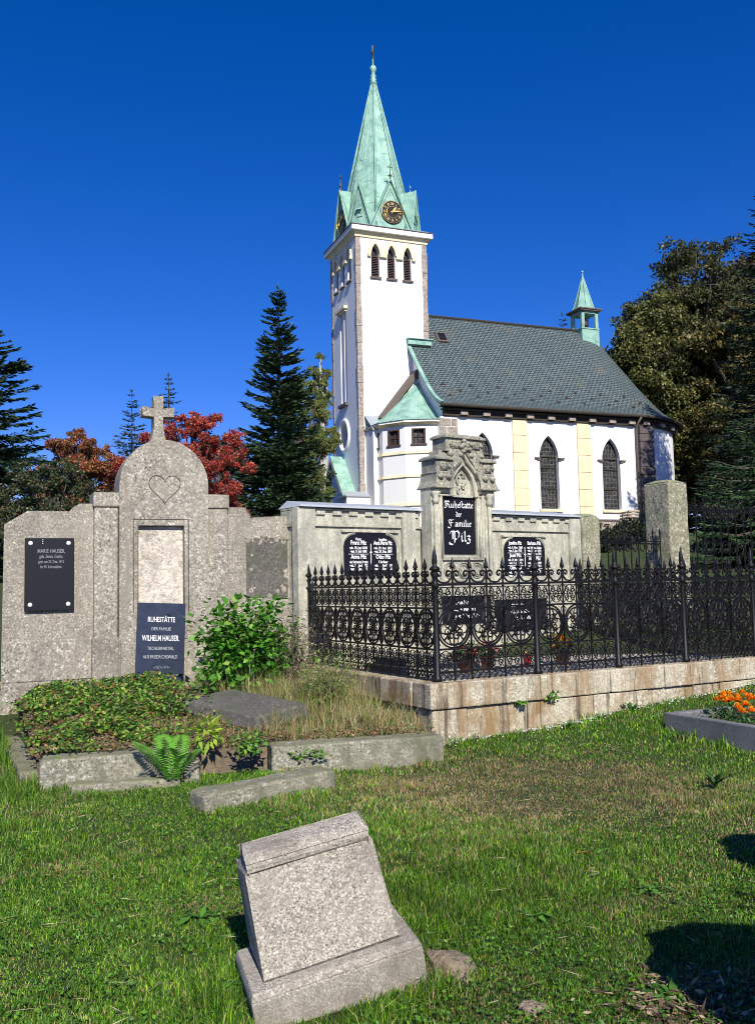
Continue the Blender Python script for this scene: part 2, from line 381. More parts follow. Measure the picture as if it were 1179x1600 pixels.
# ================================================================ ground
def build_ground():
    xs = np.concatenate([np.linspace(-400, -30, 12), np.linspace(-28, 34, 156), np.linspace(40, 420, 12)])
    ys = np.concatenate([np.linspace(-60, 0, 6), np.linspace(1, 26, 126), np.linspace(27, 80, 40), np.linspace(90, 900, 14)])
    X, Y = np.meshgrid(xs, ys); Z = gz(X, Y)
    V = np.stack([X, Y, Z], -1).reshape(-1, 3); nx = len(xs); i = np.arange((len(ys)-1)*nx).reshape(len(ys)-1, nx)[:, :-1].ravel()
    F = np.stack([i, i+1, i+1+nx, i+nx], 1)
    o = np_mesh('ground', V, F, 'lawn_soil'); tag(o, kind='structure')
    for p in o.data.polygons: p.use_smooth = True
build_ground()
# ================================================================ church
ch = empty('church', (CH0[0], CH0[1], 3.9), frame(CH0, CHA), 'white church with green copper spire, grey slate nave roof and rounded apse', 'church')
CY = 2.1
mb = MB()
bw = [(1.12, .235), (2.07, .225), (3.03, .225)]   # belfry windows centre, half width (front)
wz = (18.55, 19.85, 20.42)
holes = [arch(x, h, *wz) for x, h in bw]
wall(mb, [(0, 3.9), (4.2, 3.9), (4.2, 20.8), (0, 20.8)], holes, 0, .3)
rw = [(x, z) for x, z in [(1.0, 0), (2.1, 0), (3.2, 0)]]
wh = [arch(x, .26, 18.55, 19.85, 20.42) for x in (1.05, 2.1, 3.15)]
tall = [(1.75, 11.9), (2.75, 11.9), (2.75, 17.0), (1.75, 17.0)]
circ = [(2.3+.62*math.cos(t), 10.1+.72*math.sin(t)) for t in np.linspace(0, 2*math.pi, 25)[:-1]]
wall(mb, [(0, 3.9), (4.2, 3.9), (4.2, 20.8), (0, 20.8)], wh+[tall, circ], 0, .34, 'x')
mb.add([(4.2, 0, 3.9), (4.2, 4.2, 3.9), (0, 4.2, 3.9), (4.2, 0, 20.8), (4.2, 4.2, 20.8), (0, 4.2, 20.8)], [(0, 1, 4, 3), (1, 2, 5, 4)])
mb.obj('tower_wall', 'white_plaster', ch)
for x0, x1, y0, y1 in ((-.03, .27, -.03, .12), (3.93, 4.23, -.03, .25), (-.03, .12, 3.93, 4.23)):
    mb = MB(); z = 3.9; k = 0
    while z < 20.7:
        h = .95+.35*((k*7) % 5)/5; h = min(h, 20.75-z); e = .012*((k % 3)-1)
        mb.box(x0-e, x1+e, y0-e, y1, z+.012, z+h-.012); z += h; k += 1
    mb.obj('quoin', 'quoin_granite', ch, .015)
mb = MB()
mb.box(-.06, 4.26, -.06, 4.26, 20.72, 20.82).box(-.15, 4.35, -.15, 4.35, 20.94, 21.0)
mb.box(-.06, 4.26, -.06, 4.26, 20.82, 20.94, top=(-.14, 4.34, -.14, 4.34))
mb.obj('cornice', 'cream_trim', ch)
mb = MB(); mb.box(-.31, 4.51, -.31, 4.51, 21.0, 21.28); mb.obj('cornice_fascia', 'white_trim', ch, .02)
mb = MB(); mb.box(-.35, 4.55, -.35, 4.55, 21.282, 21.32); mb.obj('cornice_flashing', 'brown_sheet', ch)
def hood(mb, xc, hw, zs, za, t, axis, k0, k1, z0=None):
    """arched moulding band of width t round a pointed arch"""
    o = arch(xc, hw+t, zs, zs, za+t*1.35)[1:]; i = arch(xc, hw, zs, zs, za)[1:]
    o = o[1:] if o[0] == o[1] else o; i = i[1:] if i[0] == i[1] else i
    poly = o+i[::-1]
    mb.prism(poly, k0, k1, axis)
def belfry_win(xc, hw, axis, sgn=-1):
    f = MB()
    pane = arch(xc, hw, wz[0], wz[1], wz[2])
    mp = (lambda u, v, k: (u, k, v)) if axis == 'y' else (lambda u, v, k: (k, u, v))
    f.add([mp(u, v, .30) for u, v in pane], [tuple(range(len(pane)))]); w = f.obj('belfry_window', 'black_paint', ch)
    l = MB(); z = wz[0]+.03
    while z < wz[1]-.05:
        M = None
        if axis == 'y': l.add([(xc-hw, .12, z), (xc+hw, .12, z), (xc+hw, .28, z+.09), (xc-hw, .28, z+.09), (xc-hw, .12, z+.03), (xc+hw, .12, z+.03), (xc+hw, .28, z+.12), (xc-hw, .28, z+.12)], [(0, 1, 2, 3), (4, 5, 6, 7), (0, 1, 5, 4)])
        else: l.add([(.12, xc-hw, z), (.12, xc+hw, z), (.28, xc+hw, z+.09), (.28, xc-hw, z+.09), (.12, xc-hw, z+.03), (.12, xc+hw, z+.03), (.28, xc+hw, z+.12), (.28, xc-hw, z+.12)], [(0, 1, 2, 3), (4, 5, 6, 7), (0, 1, 5, 4)])
        z += .095
    q = l.obj('louvre', 'louvre_wood', w); q.location = (0, 0, 0)
    h = MB(); hood(h, xc, hw, wz[1], wz[2], .17, axis, -.10, .02); q = h.obj('window_hood', 'cream_trim', w)
    s = MB(); s.box(*((xc-hw-.09, xc+hw+.09, -.10, .1) if axis == 'y' else (-.10, .1, xc-hw-.09, xc+hw+.09)), wz[0]-.10, wz[0]); s.obj('window_sill', 'brown_sheet', w)
for x, h in bw: belfry_win(x, h, 'y')
for x in (1.05, 2.1, 3.15): belfry_win(x, .26, 'x')
for a, b in ((.66, .84), (1.36, 1.80), (2.34, 2.76), (3.30, 3.50)):
    mb = MB(); mb.box(a, b, -.14, .02, 19.66, 19.84); mb.obj('string_course', 'cream_trim', ch, .01)
for a, b in ((.60, .76), (1.34, 1.81), (2.39, 2.86), (3.44, 3.62)):
    mb = MB(); mb.box(-.14, .02, a, b, 19.66, 19.84); mb.obj('string_course', 'cream_trim', ch, .01)
# tall west window with hood, white mullion; round window
f = MB(); f.add([(.33, 1.75, 11.9), (.33, 2.75, 11.9), (.33, 2.75, 17.), (.33, 1.75, 17.)], [(0, 1, 2, 3)]); w = f.obj('tall_window', 'grey_roofing', ch)
f = MB(); f.box(.02, .30, 2.12, 2.36, 11.9, 17.0); f.obj('mullion', 'white_plaster', w)
f = MB(); f.box(-.22, .02, 1.5, 3.0, 17.15, 17.32).box(-.12, .02, 1.62, 2.88, 17.03, 17.15); f.obj('window_hood', 'cream_trim', w, .01)
f = MB(); f.box(-.18, .02, 1.6, 2.9, 11.72, 11.88); f.obj('window_sill', 'brown_sheet', w)
f = MB(); f.add([(.3, u, v) for u, v in circ], [tuple(range(24))]); w = f.obj('round_window', 'louvre_wood', ch)
f = MB(); f.tube([(.0, 2.3+.76*math.cos(t), 10.1+.86*math.sin(t)) for t in np.linspace(0, 2*math.pi, 29)[:-1]], .13, 6, closed=True); f.obj('window_surround', 'white_trim', w, smooth=True)
# ---- spire
def oct_ring(r, z):
    return [(CY+r/math.cos(math.pi/8)*math.cos(math.pi/8+k*math.pi/4), CY+r/math.cos(math.pi/8)*math.sin(math.pi/8+k*math.pi/4), z) for k in range(8)]
SZ0, SZ1 = 21.41, 30.9
def rin(z): return max(.1, 2.07*(SZ1-z)/(SZ1-SZ0)+.04)
mb = MB(); lv = [SZ0, 24, 27, SZ1]
for i, z in enumerate(lv): mb.add(oct_ring(rin(z), z), [])
for i in range(len(lv)-1):
    for k in range(8): mb.f.append([i*8+k, i*8+(k+1) % 8, (i+1)*8+(k+1) % 8, (i+1)*8+k])
spire = mb.obj('spire', 'green_copper', ch)
mb = MB()
for k in range(8):
    a = oct_ring(rin(SZ0)+.01, SZ0)[k]; b = oct_ring(.13, SZ1)[k]; mb.tube([a, b], [.07, .035], 5)
mb.obj('ridge_roll', 'green_copper', spire, smooth=True)
mb = MB()
for k in range(8):
    A = oct_ring(rin(SZ0)+.004, SZ0); B = oct_ring(rin(30)+.004, 30)
    for t in ((.5,) if k % 2 else (.33, .67)):
        p = Vector(A[k]).lerp(Vector(A[(k+1) % 8]), t); q = Vector(B[k]).lerp(Vector(B[(k+1) % 8]), .5); mb.tube([p, q], .022, 4)
    for z in np.arange(22.6+.37*(k % 3), 29.5, 1.45):
        R2 = oct_ring(rin(z)+.006, z); a, b = Vector(R2[k]), Vector(R2[(k+1) % 8]); s0 = random.choice((0, .33, .5)); mb.tube([a.lerp(b, s0), a.lerp(b, s0+.5)], .014, 4)
mb.obj('sheet_seam', 'green_copper', spire)
mb = MB(); mb.lathe([(.16, 30.85), (.22, 30.95), (.13, 31.05), (.20, 31.15), (.12, 31.25), (.18, 31.37), (.09, 31.5), (.13, 31.6), (.20, 31.75), (.20, 31.85), (.12, 32.0), (.05, 32.05), (.04, 32.9)], CY, CY, 10); fin = mb.obj('finial', 'green_copper', ch, smooth=True)
mb = MB(); M = Matrix.Translation((CY, CY, 0)) @ Matrix.Rotation(R_(60), 4, 'Z')
mb.box(-.04, .04, -.04, .04, 32.0, 33.25, M).box(-.38, .38, -.035, .035, 32.62, 32.72, M).tube([(.2*math.cos(t), 0, 32.67+.2*math.sin(t)) for t in np.linspace(0, 6.28, 14)[:-1]], .025, 5, M, closed=True)
for s in (-1, 1): mb.lathe([(.02, 32.60), (.08, 32.67), (.02, 32.74)], s*.38, 0, 6, M)
mb.obj('cross', 'brown_sheet', fin)
# ---- gables round the foot of the spire
def gable(theta, dist, hw, zb, za, name, depth=1.6):
    """triangular gable facing local angle theta; built along -y then rotated"""
    M = Matrix.Translation((CY, CY, 0)) @ Matrix.Rotation(theta+math.pi/2, 4, 'Z')
    y = -dist
    g = MB(); g.add([(-hw, y, zb), (hw, y, zb), (0, y, za)], [(0, 1, 2)], M)
    yb = -rin(za)+.15
    g.add([(-hw-.07, y-.10, zb-.0), (0, y-.10, za+.12), (hw+.07, y-.10, zb-.0), (-hw*.6, -rin(zb)+.7, zb), (0, yb, za+.12), (hw*.6, -rin(zb)+.7, zb)], [(0, 1, 4, 3), (1, 2, 5, 4)], M)
    o = g.obj(name, 'green_copper', ch)
    r = MB(); r.tube([(-hw-.07, y-.1, zb), (0, y-.1, za+.12), (hw+.07, y-.1, zb)], .055, 5, M); r.tube([(-hw+.12, y-.03, zb), (0, y-.03, za-.3), (hw-.12, y-.03, zb)], .02, 4, M)
    r.tube([(0, y-.02, za-.3), (0, y-.02, za-1.1 if hw > 1 else zb+1.)], .012, 4, M)
    r.obj('gable_edge', 'green_copper', o)
    return o, M, y
for k in range(8):
    th = k*math.pi/4
    if k % 2 == 0:
        o, M, y = gable(th, 2.1, 1.2, SZ0, 24.05, 'clock_gable')
        f = MB(); f.lathe([(.045, 24.1), (.05, 24.35), (.10, 24.42), (.05, 24.5), (.03, 24.6), (.02, 25.1)], 0, y-.05, 8, M).box(-.16, .16, y-.065, y-.035, 24.88, 24.93, M); f.obj('gable_cross', 'green_copper' if k in (0, 2) else 'brown_sheet', o)
        zc = 22.33
        if k == 6 or k == 4:
            Mc = M @ Matrix.Translation((0 if k == 4 else .08, y-.035, zc)) @ Matrix.Rotation(R_(90), 4, 'X')
            c = MB(); c.lathe([(.66, -.02), (.66, .03), (.62, .045), (.0, .045)], 0, 0, 36, Mc); cl = c.obj('clock', 'black_paint', ch)
            n = MB(); Mt = M @ Matrix.Translation((0 if k == 4 else .08, y-.085, zc))
            for h, s in enumerate(('XII', 'I', 'II', 'III', 'IV', 'V', 'VI', 'VII', 'VIII', 'IX', 'X', 'XI')):
                a = -h*math.pi/6; text_mb(n, s, 0, .40, .21, 0, .004, Mt @ Matrix.Rotation(-a, 4, 'Y'), .8)
            n.tube([(.33*math.cos(t), 0, .33*math.sin(t)) for t in np.linspace(0, 6.28, 30)[:-1]], .008, 4, Mt, closed=True)
            n.tube([(.63*math.cos(t), 0, .63*math.sin(t)) for t in np.linspace(0, 6.28, 30)[:-1]], .010, 4, Mt, closed=True)
            n.obj('clock_numerals', 'gold', cl)
            hd = MB(); Mh = Mt @ Matrix.Translation((0, -.03, 0))
            hd.prism([(-.03, -.12), (.03, -.12), (.07, .2), (0, .42), (-.07, .2)], -.01, .01, 'y', Mh @ Matrix.Rotation(R_(38), 4, 'Y'))
            hd.prism([(-.025, -.12), (.025, -.12), (.045, .3), (0, .6), (-.045, .3)], -.035, -.015, 'y', Mh @ Matrix.Rotation(R_(80), 4, 'Y'))
            hd.obj('clock_hands', 'gold', cl)
    else:
        o, M, y = gable(th, 2.1*math.sqrt(2)-.64, .64, SZ0, 23.85, 'corner_gable')
        f = MB(); f.box(-.16, .16, y-.05, y-.02, 22.05, 22.5, M); f.obj('hatch', 'green_copper', o)
        f = MB(); f.add([(-.17, y-.06, 22.55), (.17, y-.06, 22.55), (.2, y-.24, 22.38), (-.2, y-.24, 22.38)], [(0, 1, 2, 3)], M); f.obj('hatch_lid', 'green_copper', o)
mb = MB(); mb.box(-.12, 4.32, -.12, 4.32, 21.30, 21.44); mb.obj('spire_base', 'green_copper', ch)
# ---- nave
NX0, NY0, AX, AR = 3.2, -3.6, 15.0, 5.7
prof = [(0, 17.35), (.7, 16.53), (1.4, 15.72), (2.1, 14.9), (3.3, 13.46), (4.5, 12.1), (5.1, 11.55), (5.6, 11.2), (6.2, 10.9)]
wins = [5.45, 9.42, 13.38]
def nwin(x, g=0): return arch(x, .585+g, 5.62-g*.4, 8.35, 9.56+g*1.4, 9)
mb = MB(); wall(mb, [(NX0, 3.9), (AX, 3.9), (AX, 10.6), (NX0, 10.6)], [nwin(x) for x in wins], NY0, NY0+.32)
mb.add([(NX0, NY0, 3.9), (NX0, 7.8, 3.9), (NX0, 7.8, 10.6), (NX0, 5.4, 13.36), (NX0, CY, 17.2), (NX0, 0, 14.8), (NX0, -1.2, 13.36), (NX0, -2.4, 12.0), (NX0, -3.0, 11.45), (NX0, NY0, 11.0)], [tuple(range(10))])
mb.add([(NX0, 7.8, 3.9), (AX, 7.8, 3.9), (AX, 7.8, 10.6), (NX0, 7.8, 10.6)], [(0, 1, 2, 3)])
n = 28; ap = [(AX+AR*math.sin(t), CY-AR*math.cos(t)) for t in np.linspace(0, math.pi, n)]
mb.add([(x, y, 3.9) for x, y in ap]+[(x, y, 10.6) for x, y in ap], [(i, i+1, i+1+n, i+n) for i in range(n-1)])
mb.obj('nave_wall', 'white_plaster', ch)
mb = MB(); RX0 = 2.95; nn = 25
def roof_pts(off=0):
    V = []
    for r, z in prof:
        A = r+(16.5-AX)*(1-r/6.2)**.8
        V.append((RX0, CY-r, z+off))
        for x in (6, 9, 12): V.append((x, CY-r, z+off))
        for t in np.linspace(0, math.pi, nn): V.append((AX+A*math.sin(t), CY-r*math.cos(t), z+off))
        for x in (9,): V.append((x, CY+r, z+off))
        V.append((RX0, CY+r, z+off))
    return V
V = roof_pts(); m = len(V)//len(prof)
mb.add(V, [(i*m+k, (i+1)*m+k, (i+1)*m+k+1, i*m+k+1) for i in range(len(prof)-1) for k in range(m-1)])
me_uv = []
arcl = [0]
for a, b in zip(prof[:-1], prof[1:]): arcl.append(arcl[-1]+math.hypot(b[0]-a[0], b[1]-a[1]))
def roof_uv(co):
    r = max(abs(CY-co.y), 0.0)
    zz = np.interp(-co.z, [-p[1] for p in prof], arcl)
    if co.x > AX+.05:
        rr = np.interp(zz, arcl, [p[0] for p in prof]); ang = math.atan2(co.x-AX, CY-co.y)
        return (AX+ang*4.2, 10-zz)
    return (co.x, 10-zz)
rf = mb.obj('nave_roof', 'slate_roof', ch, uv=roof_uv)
sol = rf.modifiers.new('solid', 'SOLIDIFY'); sol.thickness = .12; sol.offset = -1
mb = MB(); mb.tube([(RX0, CY, 17.38), (16.5, CY, 17.38)], .07, 6); mb.obj('ridge_cap', 'dark_wood', rf)
mb = MB()
for i in range(3, len(prof)-1):
    (a, za), (b, zb) = prof[i], prof[i+1]
    mb.add([(RX0-.06, CY-a, za+.06), (RX0+.14, CY-a, za+.06), (RX0+.14, CY-b, zb+.06), (RX0-.06, CY-b, zb+.06), (RX0-.06, CY-a, za-.06), (RX0-.06, CY-b, zb-.06)], [(0, 1, 2, 3), (0, 3, 5, 4)])
mb.obj('verge_flashing', 'green_copper', rf)
mb = MB(); mb.box(2.9, 4.3, -.22, .05, 14.93, 15.22).box(2.84, 4.36, -.32, .0, 15.22, 15.26); mb.obj('tower_flashing', 'green_copper', rf)
mb = MB()
for i in range(3, len(prof)-1):
    (a, za), (b, zb) = prof[i], prof[i+1]
    mb.add([(RX0+.02, CY-a, za-.06), (RX0+.02, CY-b, zb-.06), (RX0+.02, CY-b, zb-.16), (RX0+.02, CY-a, za-.16), (NX0, CY-b, zb-.16), (NX0, CY-a, za-.16)], [(0, 1, 2, 3), (3, 2, 4, 5)])
mb.obj('verge_board', 'brown_sheet', rf)
# snow guards
mb = MB()
mb.prism([(-.11, 0), (.11, 0), (.04, .10), (-.04, .10)], -.05, .03); sg = None
for row, rr in enumerate((4.35, 4.75, 5.15)):
    for x in np.arange(3.9+.8*(row % 2), 16.5, 1.65):
        z = np.interp(rr, [p[0] for p in prof], [p[1] for p in prof])
        if sg is None: sg = mb.obj('snow_guard', 'dark_wood', rf); o = sg
        else: o = sg.copy(); col.objects.link(o)
        o.location = (x, CY-rr, z)
def eave_path(r, z, x0):
    return [(x0, CY-r, z), (6, CY-r, z), (10, CY-r, z)]+[(AX+(r)*math.sin(t), CY-r*math.cos(t), z) for t in np.linspace(0, math.pi, 28)]
def sweep(mb, ra, rb, za, zb, x0):
    a, b, c, d = eave_path(ra, za, x0), eave_path(rb, za, x0), eave_path(rb, zb, x0), eave_path(ra, zb, x0)
    n = len(a); mb.add(a+b+c+d, [(i, i+1, n+i+1, n+i) for i in range(n-1)]+[(n+i, n+i+1, 2*n+i+1, 2*n+i) for i in range(n-1)]+[(2*n+i, 2*n+i+1, 3*n+i+1, 3*n+i) for i in range(n-1)]+[(i+3*n, i+1+3*n, i+1, i) for i in range(n-1)]+[(0, n, 2*n, 3*n)])
mb = MB(); sweep(mb, 5.68, 5.86, 10.32, 10.60, NX0); sweep(mb, 5.7, 6.05, 10.60, 10.68, NX0-.1); mb.obj('eave_cornice', 'dark_wood', ch)
mb = MB(); mb.box(-.07, .07, -.2, .2, -.10, .10); eb = None
for x, y, a in [(x, CY-5.93, math.pi/2) for x in np.arange(4.3, AX, 1.3)]+[(AX+5.93*math.sin(t), CY-5.93*math.cos(t), t-math.pi/2) for t in np.arange(.12, 3.0, .24)]:
    if eb is None: eb = mb.obj('eave_bracket', 'quoin_granite', ch); o = eb
    else: o = eb.copy(); col.objects.link(o)
    o.location = (x, y, 10.48-3.9); o.rotation_euler = (0, 0, a)
mb = MB(); mb.tube(eave_path(6.24, 10.80, RX0-.1), .085, 8); mb.obj('gutter', 'dark_wood', ch, smooth=True)
mb = MB()
for p in (1, 3.2, 3.6):  # soffit
    pass
sweep(mb, 5.8, 6.2, 10.74, 10.76, RX0); mb.obj('soffit', 'dark_wood', ch)
for x in (7.65, 11.64):
    mb = MB(); z = 3.9
    for z1 in (5.75, 6.68, 7.62, 8.55, 9.48, 10.31): mb.box(x-.44, x+.44, NY0-.10, NY0+.05, z+.008, z1-.008); z = z1
    mb.obj('pilaster', 'cream_plaster', ch, .012)
mb = MB(); k = 0; z = 3.9
while z < 10.2:
    h = min(.42, 10.3-z)
    cuts = [3.02, 3.38, 4.0] if k % 2 else [3.02, 3.62, 4.0]
    for a, b in zip(cuts[:-1], cuts[1:]): mb.box(a+.012, b-.012, NY0-.08, NY0+.5, z+.012, z+h-.012)
    z += h; k += 1
mb.obj('corner_quoin', 'quoin_granite', ch, .02)
mb = MB(); mb.box(3.03, 3.99, NY0-.06, NY0+.48, 3.9, 10.28); mb.obj('quoin_core', 'white_trim', ch)
mb = MB(); z = 3.9; k = 0
while z < 10.2:
    h = min(.46, 10.3-z); mb.box(15.18+.02*(k % 2), 16.16-.02*(k % 2), NY0-.25, NY0+.7, z+.01, z+h-.01); z += h; k += 1
mb.obj('buttress', 'dark_granite', ch, .02)
mb = MB(); mb.tube([(15.05, NY0-.62, 10.72), (15.05, NY0-.2, 10.35), (15.05, NY0-.14, 10.1), (15.05, NY0-.14, 4)], .06, 8); mb.obj('downpipe', 'brown_sheet', ch, smooth=True)
for x in wins:
    f = MB(); pz = nwin(x); f.add([(u, NY0+.30, v) for u, v in pz], [tuple(range(len(pz)))]); wn = f.obj('nave_window', 'leaded_glass', ch, uv=lambda co: (co.x, co.z))
    f = MB()
    for z in (6.75, 7.85, 8.45): f.box(x-.58, x+.58, NY0+.24, NY0+.29, z-.03, z+.03)
    f.tube([(u, NY0+.26, v) for u, v in arch(x, .56, 5.65, 8.35, 9.50, 8)], .035, 5, closed=True)
    f.obj('window_frame', 'dark_wood', wn)
    for s in (-1, 1): f = MB(); f.box(x+s*.74-.17, x+s*.74+.17, NY0-.10, NY0+.04, 8.28, 8.36).box(x+s*.66-.09, x+s*.66+.09, NY0-.07, NY0+.04, 8.2, 8.28); f.obj('hood_stop', 'brown_sheet', wn)
    f = MB(); f.box(x-.7, x+.7, NY0-.12, NY0+.2, 5.45, 5.6); f.obj('window_sill', 'cream_trim', wn, .01)
mb = MB(); z = 3.0; k = 0
for z1 in (3.5, 4.0, 4.5, 4.98):
    for x in np.arange(3.1+.3*(k % 2), 15, .8): mb.box(x+.01, x+.79, NY0-.06, NY0+.1, z+.01, z1-.01)
    z = z1; k += 1
mb.obj('plinth', 'quoin_granite', ch, .015)
mb = MB(); mb.box(3., 15.1, NY0-.1, NY0+.1, 4.985, 5.08); mb.obj('plinth_course', 'dark_granite', ch)
# skylight
f = MB(); sl = math.atan2(17.35-14.9, 2.1); M = Matrix.Translation((5.1, -1.0+.25, 15.0)) 
def on_roof(x, r, up=0): 
    z = np.interp(r, [p[0] for p in prof], [p[1] for p in prof]); return (x, CY-r-up*.76, z+up*.65)
a = [on_roof(4.95, 1.15, .0), on_roof(5.65, 1.15, .0), on_roof(5.65, 1.75, .0), on_roof(4.95, 1.75, .0), on_roof(5., 1.2, .18), on_roof(5.6, 1.2, .18), on_roof(5.6, 1.75, .12), on_roof(5., 1.75, .12)]
f.add(a, [(4, 5, 6, 7), (0, 1, 5, 4), (1, 2, 6, 5), (2, 3, 7, 6), (3, 0, 4, 7)]); s = f.obj('skylight', 'brown_sheet', rf)
f = MB(); a = [on_roof(5.07, 1.27, .19), on_roof(5.53, 1.27, .19), on_roof(5.53, 1.68, .145), on_roof(5.07, 1.68, .145)]; f.add(a, [(0, 1, 2, 3)]); f.obj('pane', 'black_granite', s).location = (0, 0, 0)
# ---- ridge turret
bx, hb = 16.0, .50
mb = MB(); mb.box(bx-hb-.12, bx+hb+.12, CY-hb-.12, CY+hb+.12, 16.2, 17.35).box(bx-hb-.16, bx+hb+.16, CY-hb-.16, CY+hb+.16, 17.35, 17.42); tu = mb.obj('ridge_turret', 'green_copper', ch)
mb = MB()
for sx in (-1, 1):
    for sy in (-1, 1): mb.box(bx+sx*hb-.10, bx+sx*hb+.10, CY+sy*hb-.10, CY+sy*hb+.10, 17.42, 18.5)
mb.box(bx-hb-.1, bx+hb+.1, CY-hb-.1, CY+hb+.1, 18.35, 18.5); mb.obj('turret_post', 'green_copper', tu)
mb = MB(); mb.box(bx-.76, bx+.76, CY-.76, CY+.76, 18.5, 18.58).box(bx-.82, bx+.82, CY-.82, CY+.82, 18.58, 18.65); mb.obj('turret_eave', 'brown_sheet', tu)
mb = MB()
prs = [(.74, 18.65), (.60, 18.95), (.33, 19.85), (.07, 20.75)]
for r, z in prs: mb.add([(bx+r*math.cos(k*math.pi/4+math.pi/8)*1.0, CY+r*math.sin(k*math.pi/4+math.pi/8), z) for k in range(8)], [])
for i in range(3):
    for k in range(8): mb.f.append([i*8+k, i*8+(k+1) % 8, (i+1)*8+(k+1) % 8, (i+1)*8+k])
mb.lathe([(.1, 20.7), (.06, 20.85), (.03, 21.1), (.09, 21.18), (.02, 21.28)], bx, CY, 8)
for k in range(8): mb.tube([(bx+r*1.01*math.cos(k*math.pi/4+math.pi/8), CY+r*1.01*math.sin(k*math.pi/4+math.pi/8), z) for r, z in prs], .03, 4)
mb.obj('turret_spire', 'green_copper', tu)
mb = MB(); mb.lathe([(.24, 17.7), (.2, 17.8), (.15, 18.05), (.1, 18.15), (.03, 18.3)], bx, CY, 12); mb.obj('bell', 'louvre_wood', tu, smooth=True)
# ---- stair turret (twelve-sided) between tower and nave
tx, ty, TR = 3.15, -.72, 2.66
tb = 90-CHA  # local rotation
def tvert(az, r): a = R_(az); X, Y = math.sin(a), math.cos(a); t = R_(90-CHA); return (tx+r*(X*math.cos(t)+Y*math.sin(t)), ty+r*(-X*math.sin(t)+Y*math.cos(t)))
azs = [138, 168, 198, 228, 258, 288, 318]
def tring(r, z): return [(*tvert(a, r), z) for a in azs]
def tband(mb, r, z0, z1, r1=None):
    mb.add(tring(r, z0)+tring(r1 or r, z1)+[(tx, ty, z0), (tx, ty, z1)], [(i, i+1, i+8, i+7) for i in range(6)]+[tuple([14]+list(range(0, 7))), tuple([15]+list(range(13, 6, -1)))])
mb = MB()
# walls with small square windows on three faces
def tface(i): return Vector(tring(TR, 0)[i]), Vector(tring(TR, 0)[i+1])
wall_z = (3.9, 10.0)
twins = []
for i in range(6):
    a, b = tface(i); L = (b-a).length
    hs_ = []
    if i in (1, 2, 3):
        c = .5; wv = .30 if i < 3 else .26; hs_ = [[(L*c-wv, 8.92), (L*c+wv, 8.92), (L*c+wv, 9.66), (L*c-wv, 9.66)]]; twins.append((i, L*c, wv))
    t = MB(); wall(t, [(0, 3.9), (L, 3.9), (L, 10.0), (0, 10.0)], hs_, 0, .2)
    d = (b-a)/L; nrm = Vector((d.y, -d.x, 0)); cen = Vector((tx, ty, 0))
    if (a-cen).dot(nrm) > 0: nrm = -nrm       # inward
    M = Matrix(((d.x, nrm.x, 0, a.x), (d.y, nrm.y, 0, a.y), (0, 0, 1, 0), (0, 0, 0, 1)))
    mb.add(t.v, t.f, M)
    if hs_:
        f = MB(); f.box(L*c-wv, L*c+wv, .16, .19, 8.92, 9.66, M); wn = f.obj('turret_window', 'leaded_glass', ch, uv=lambda co: (co.x+co.y, co.z))
        f = MB(); f.box(L*c-wv-.06, L*c-wv+.03, -.02, .17, 8.86, 9.72, M).box(L*c+wv-.03, L*c+wv+.06, -.02, .17, 8.86, 9.72, M).box(L*c-wv, L*c+wv, -.02, .17, 9.66, 9.72, M).box(L*c-wv-.12, L*c+wv+.12, -.07, .17, 8.84, 8.92, M).box(L*c-.02, L*c+.02, .1, .15, 8.92, 9.66, M).box(L*c-wv, L*c+wv, .1, .15, 9.27, 9.30, M); f.obj('window_frame', 'louvre_wood', wn)
mb.obj('stair_turret_wall', 'white_plaster', ch)
mb = MB(); tband(mb, TR+.07, 8.42, 8.58, TR+.02); tband(mb, TR+.07, 7.22, 7.36, TR+.02); tband(mb, TR+.09, 5.75, 5.93, TR+.02); tband(mb, TR+.05, 9.90, 10.02, TR+.28)
mb.obj('string_course', 'cream_trim', ch)
mb = MB(); tband(mb, TR+.24, 10.02, 10.14); mb.obj('turret_cornice', 'white_trim', ch)
mb = MB(); tpr = [(TR+.30, 10.14), (TR-.2, 10.36), (TR*.66, 10.98), (TR*.33, 11.78), (.02, 12.62)]
for r, z in tpr: mb.add(tring(r, z), [])
for i in range(len(tpr)-1):
    for k in range(6): mb.f.append([i*7+k, i*7+k+1, (i+1)*7+k+1, (i+1)*7+k])
trf = mb.obj('stair_turret_roof', 'green_copper', ch)
mb = MB()
for k in range(7): mb.tube([(*tvert(azs[k], r+.01), z+.01) for r, z in tpr], .03, 4)
for k in range(6):
    mb.tube([tuple((Vector((*tvert(azs[k], r+.01), z+.02))+Vector((*tvert(azs[k+1], r+.01), z+.02)))/2) for r, z in tpr[:-1]], .015, 4)
    for f_ in (.35, .62):
        r = TR*(1-f_); z = 10.38+(13-10.38)*f_**1.05; a = Vector((*tvert(azs[k], r), z+.0)); b = Vector((*tvert(azs[k+1], r), z)); 
mb.obj('sheet_seam', 'green_copper', trf)
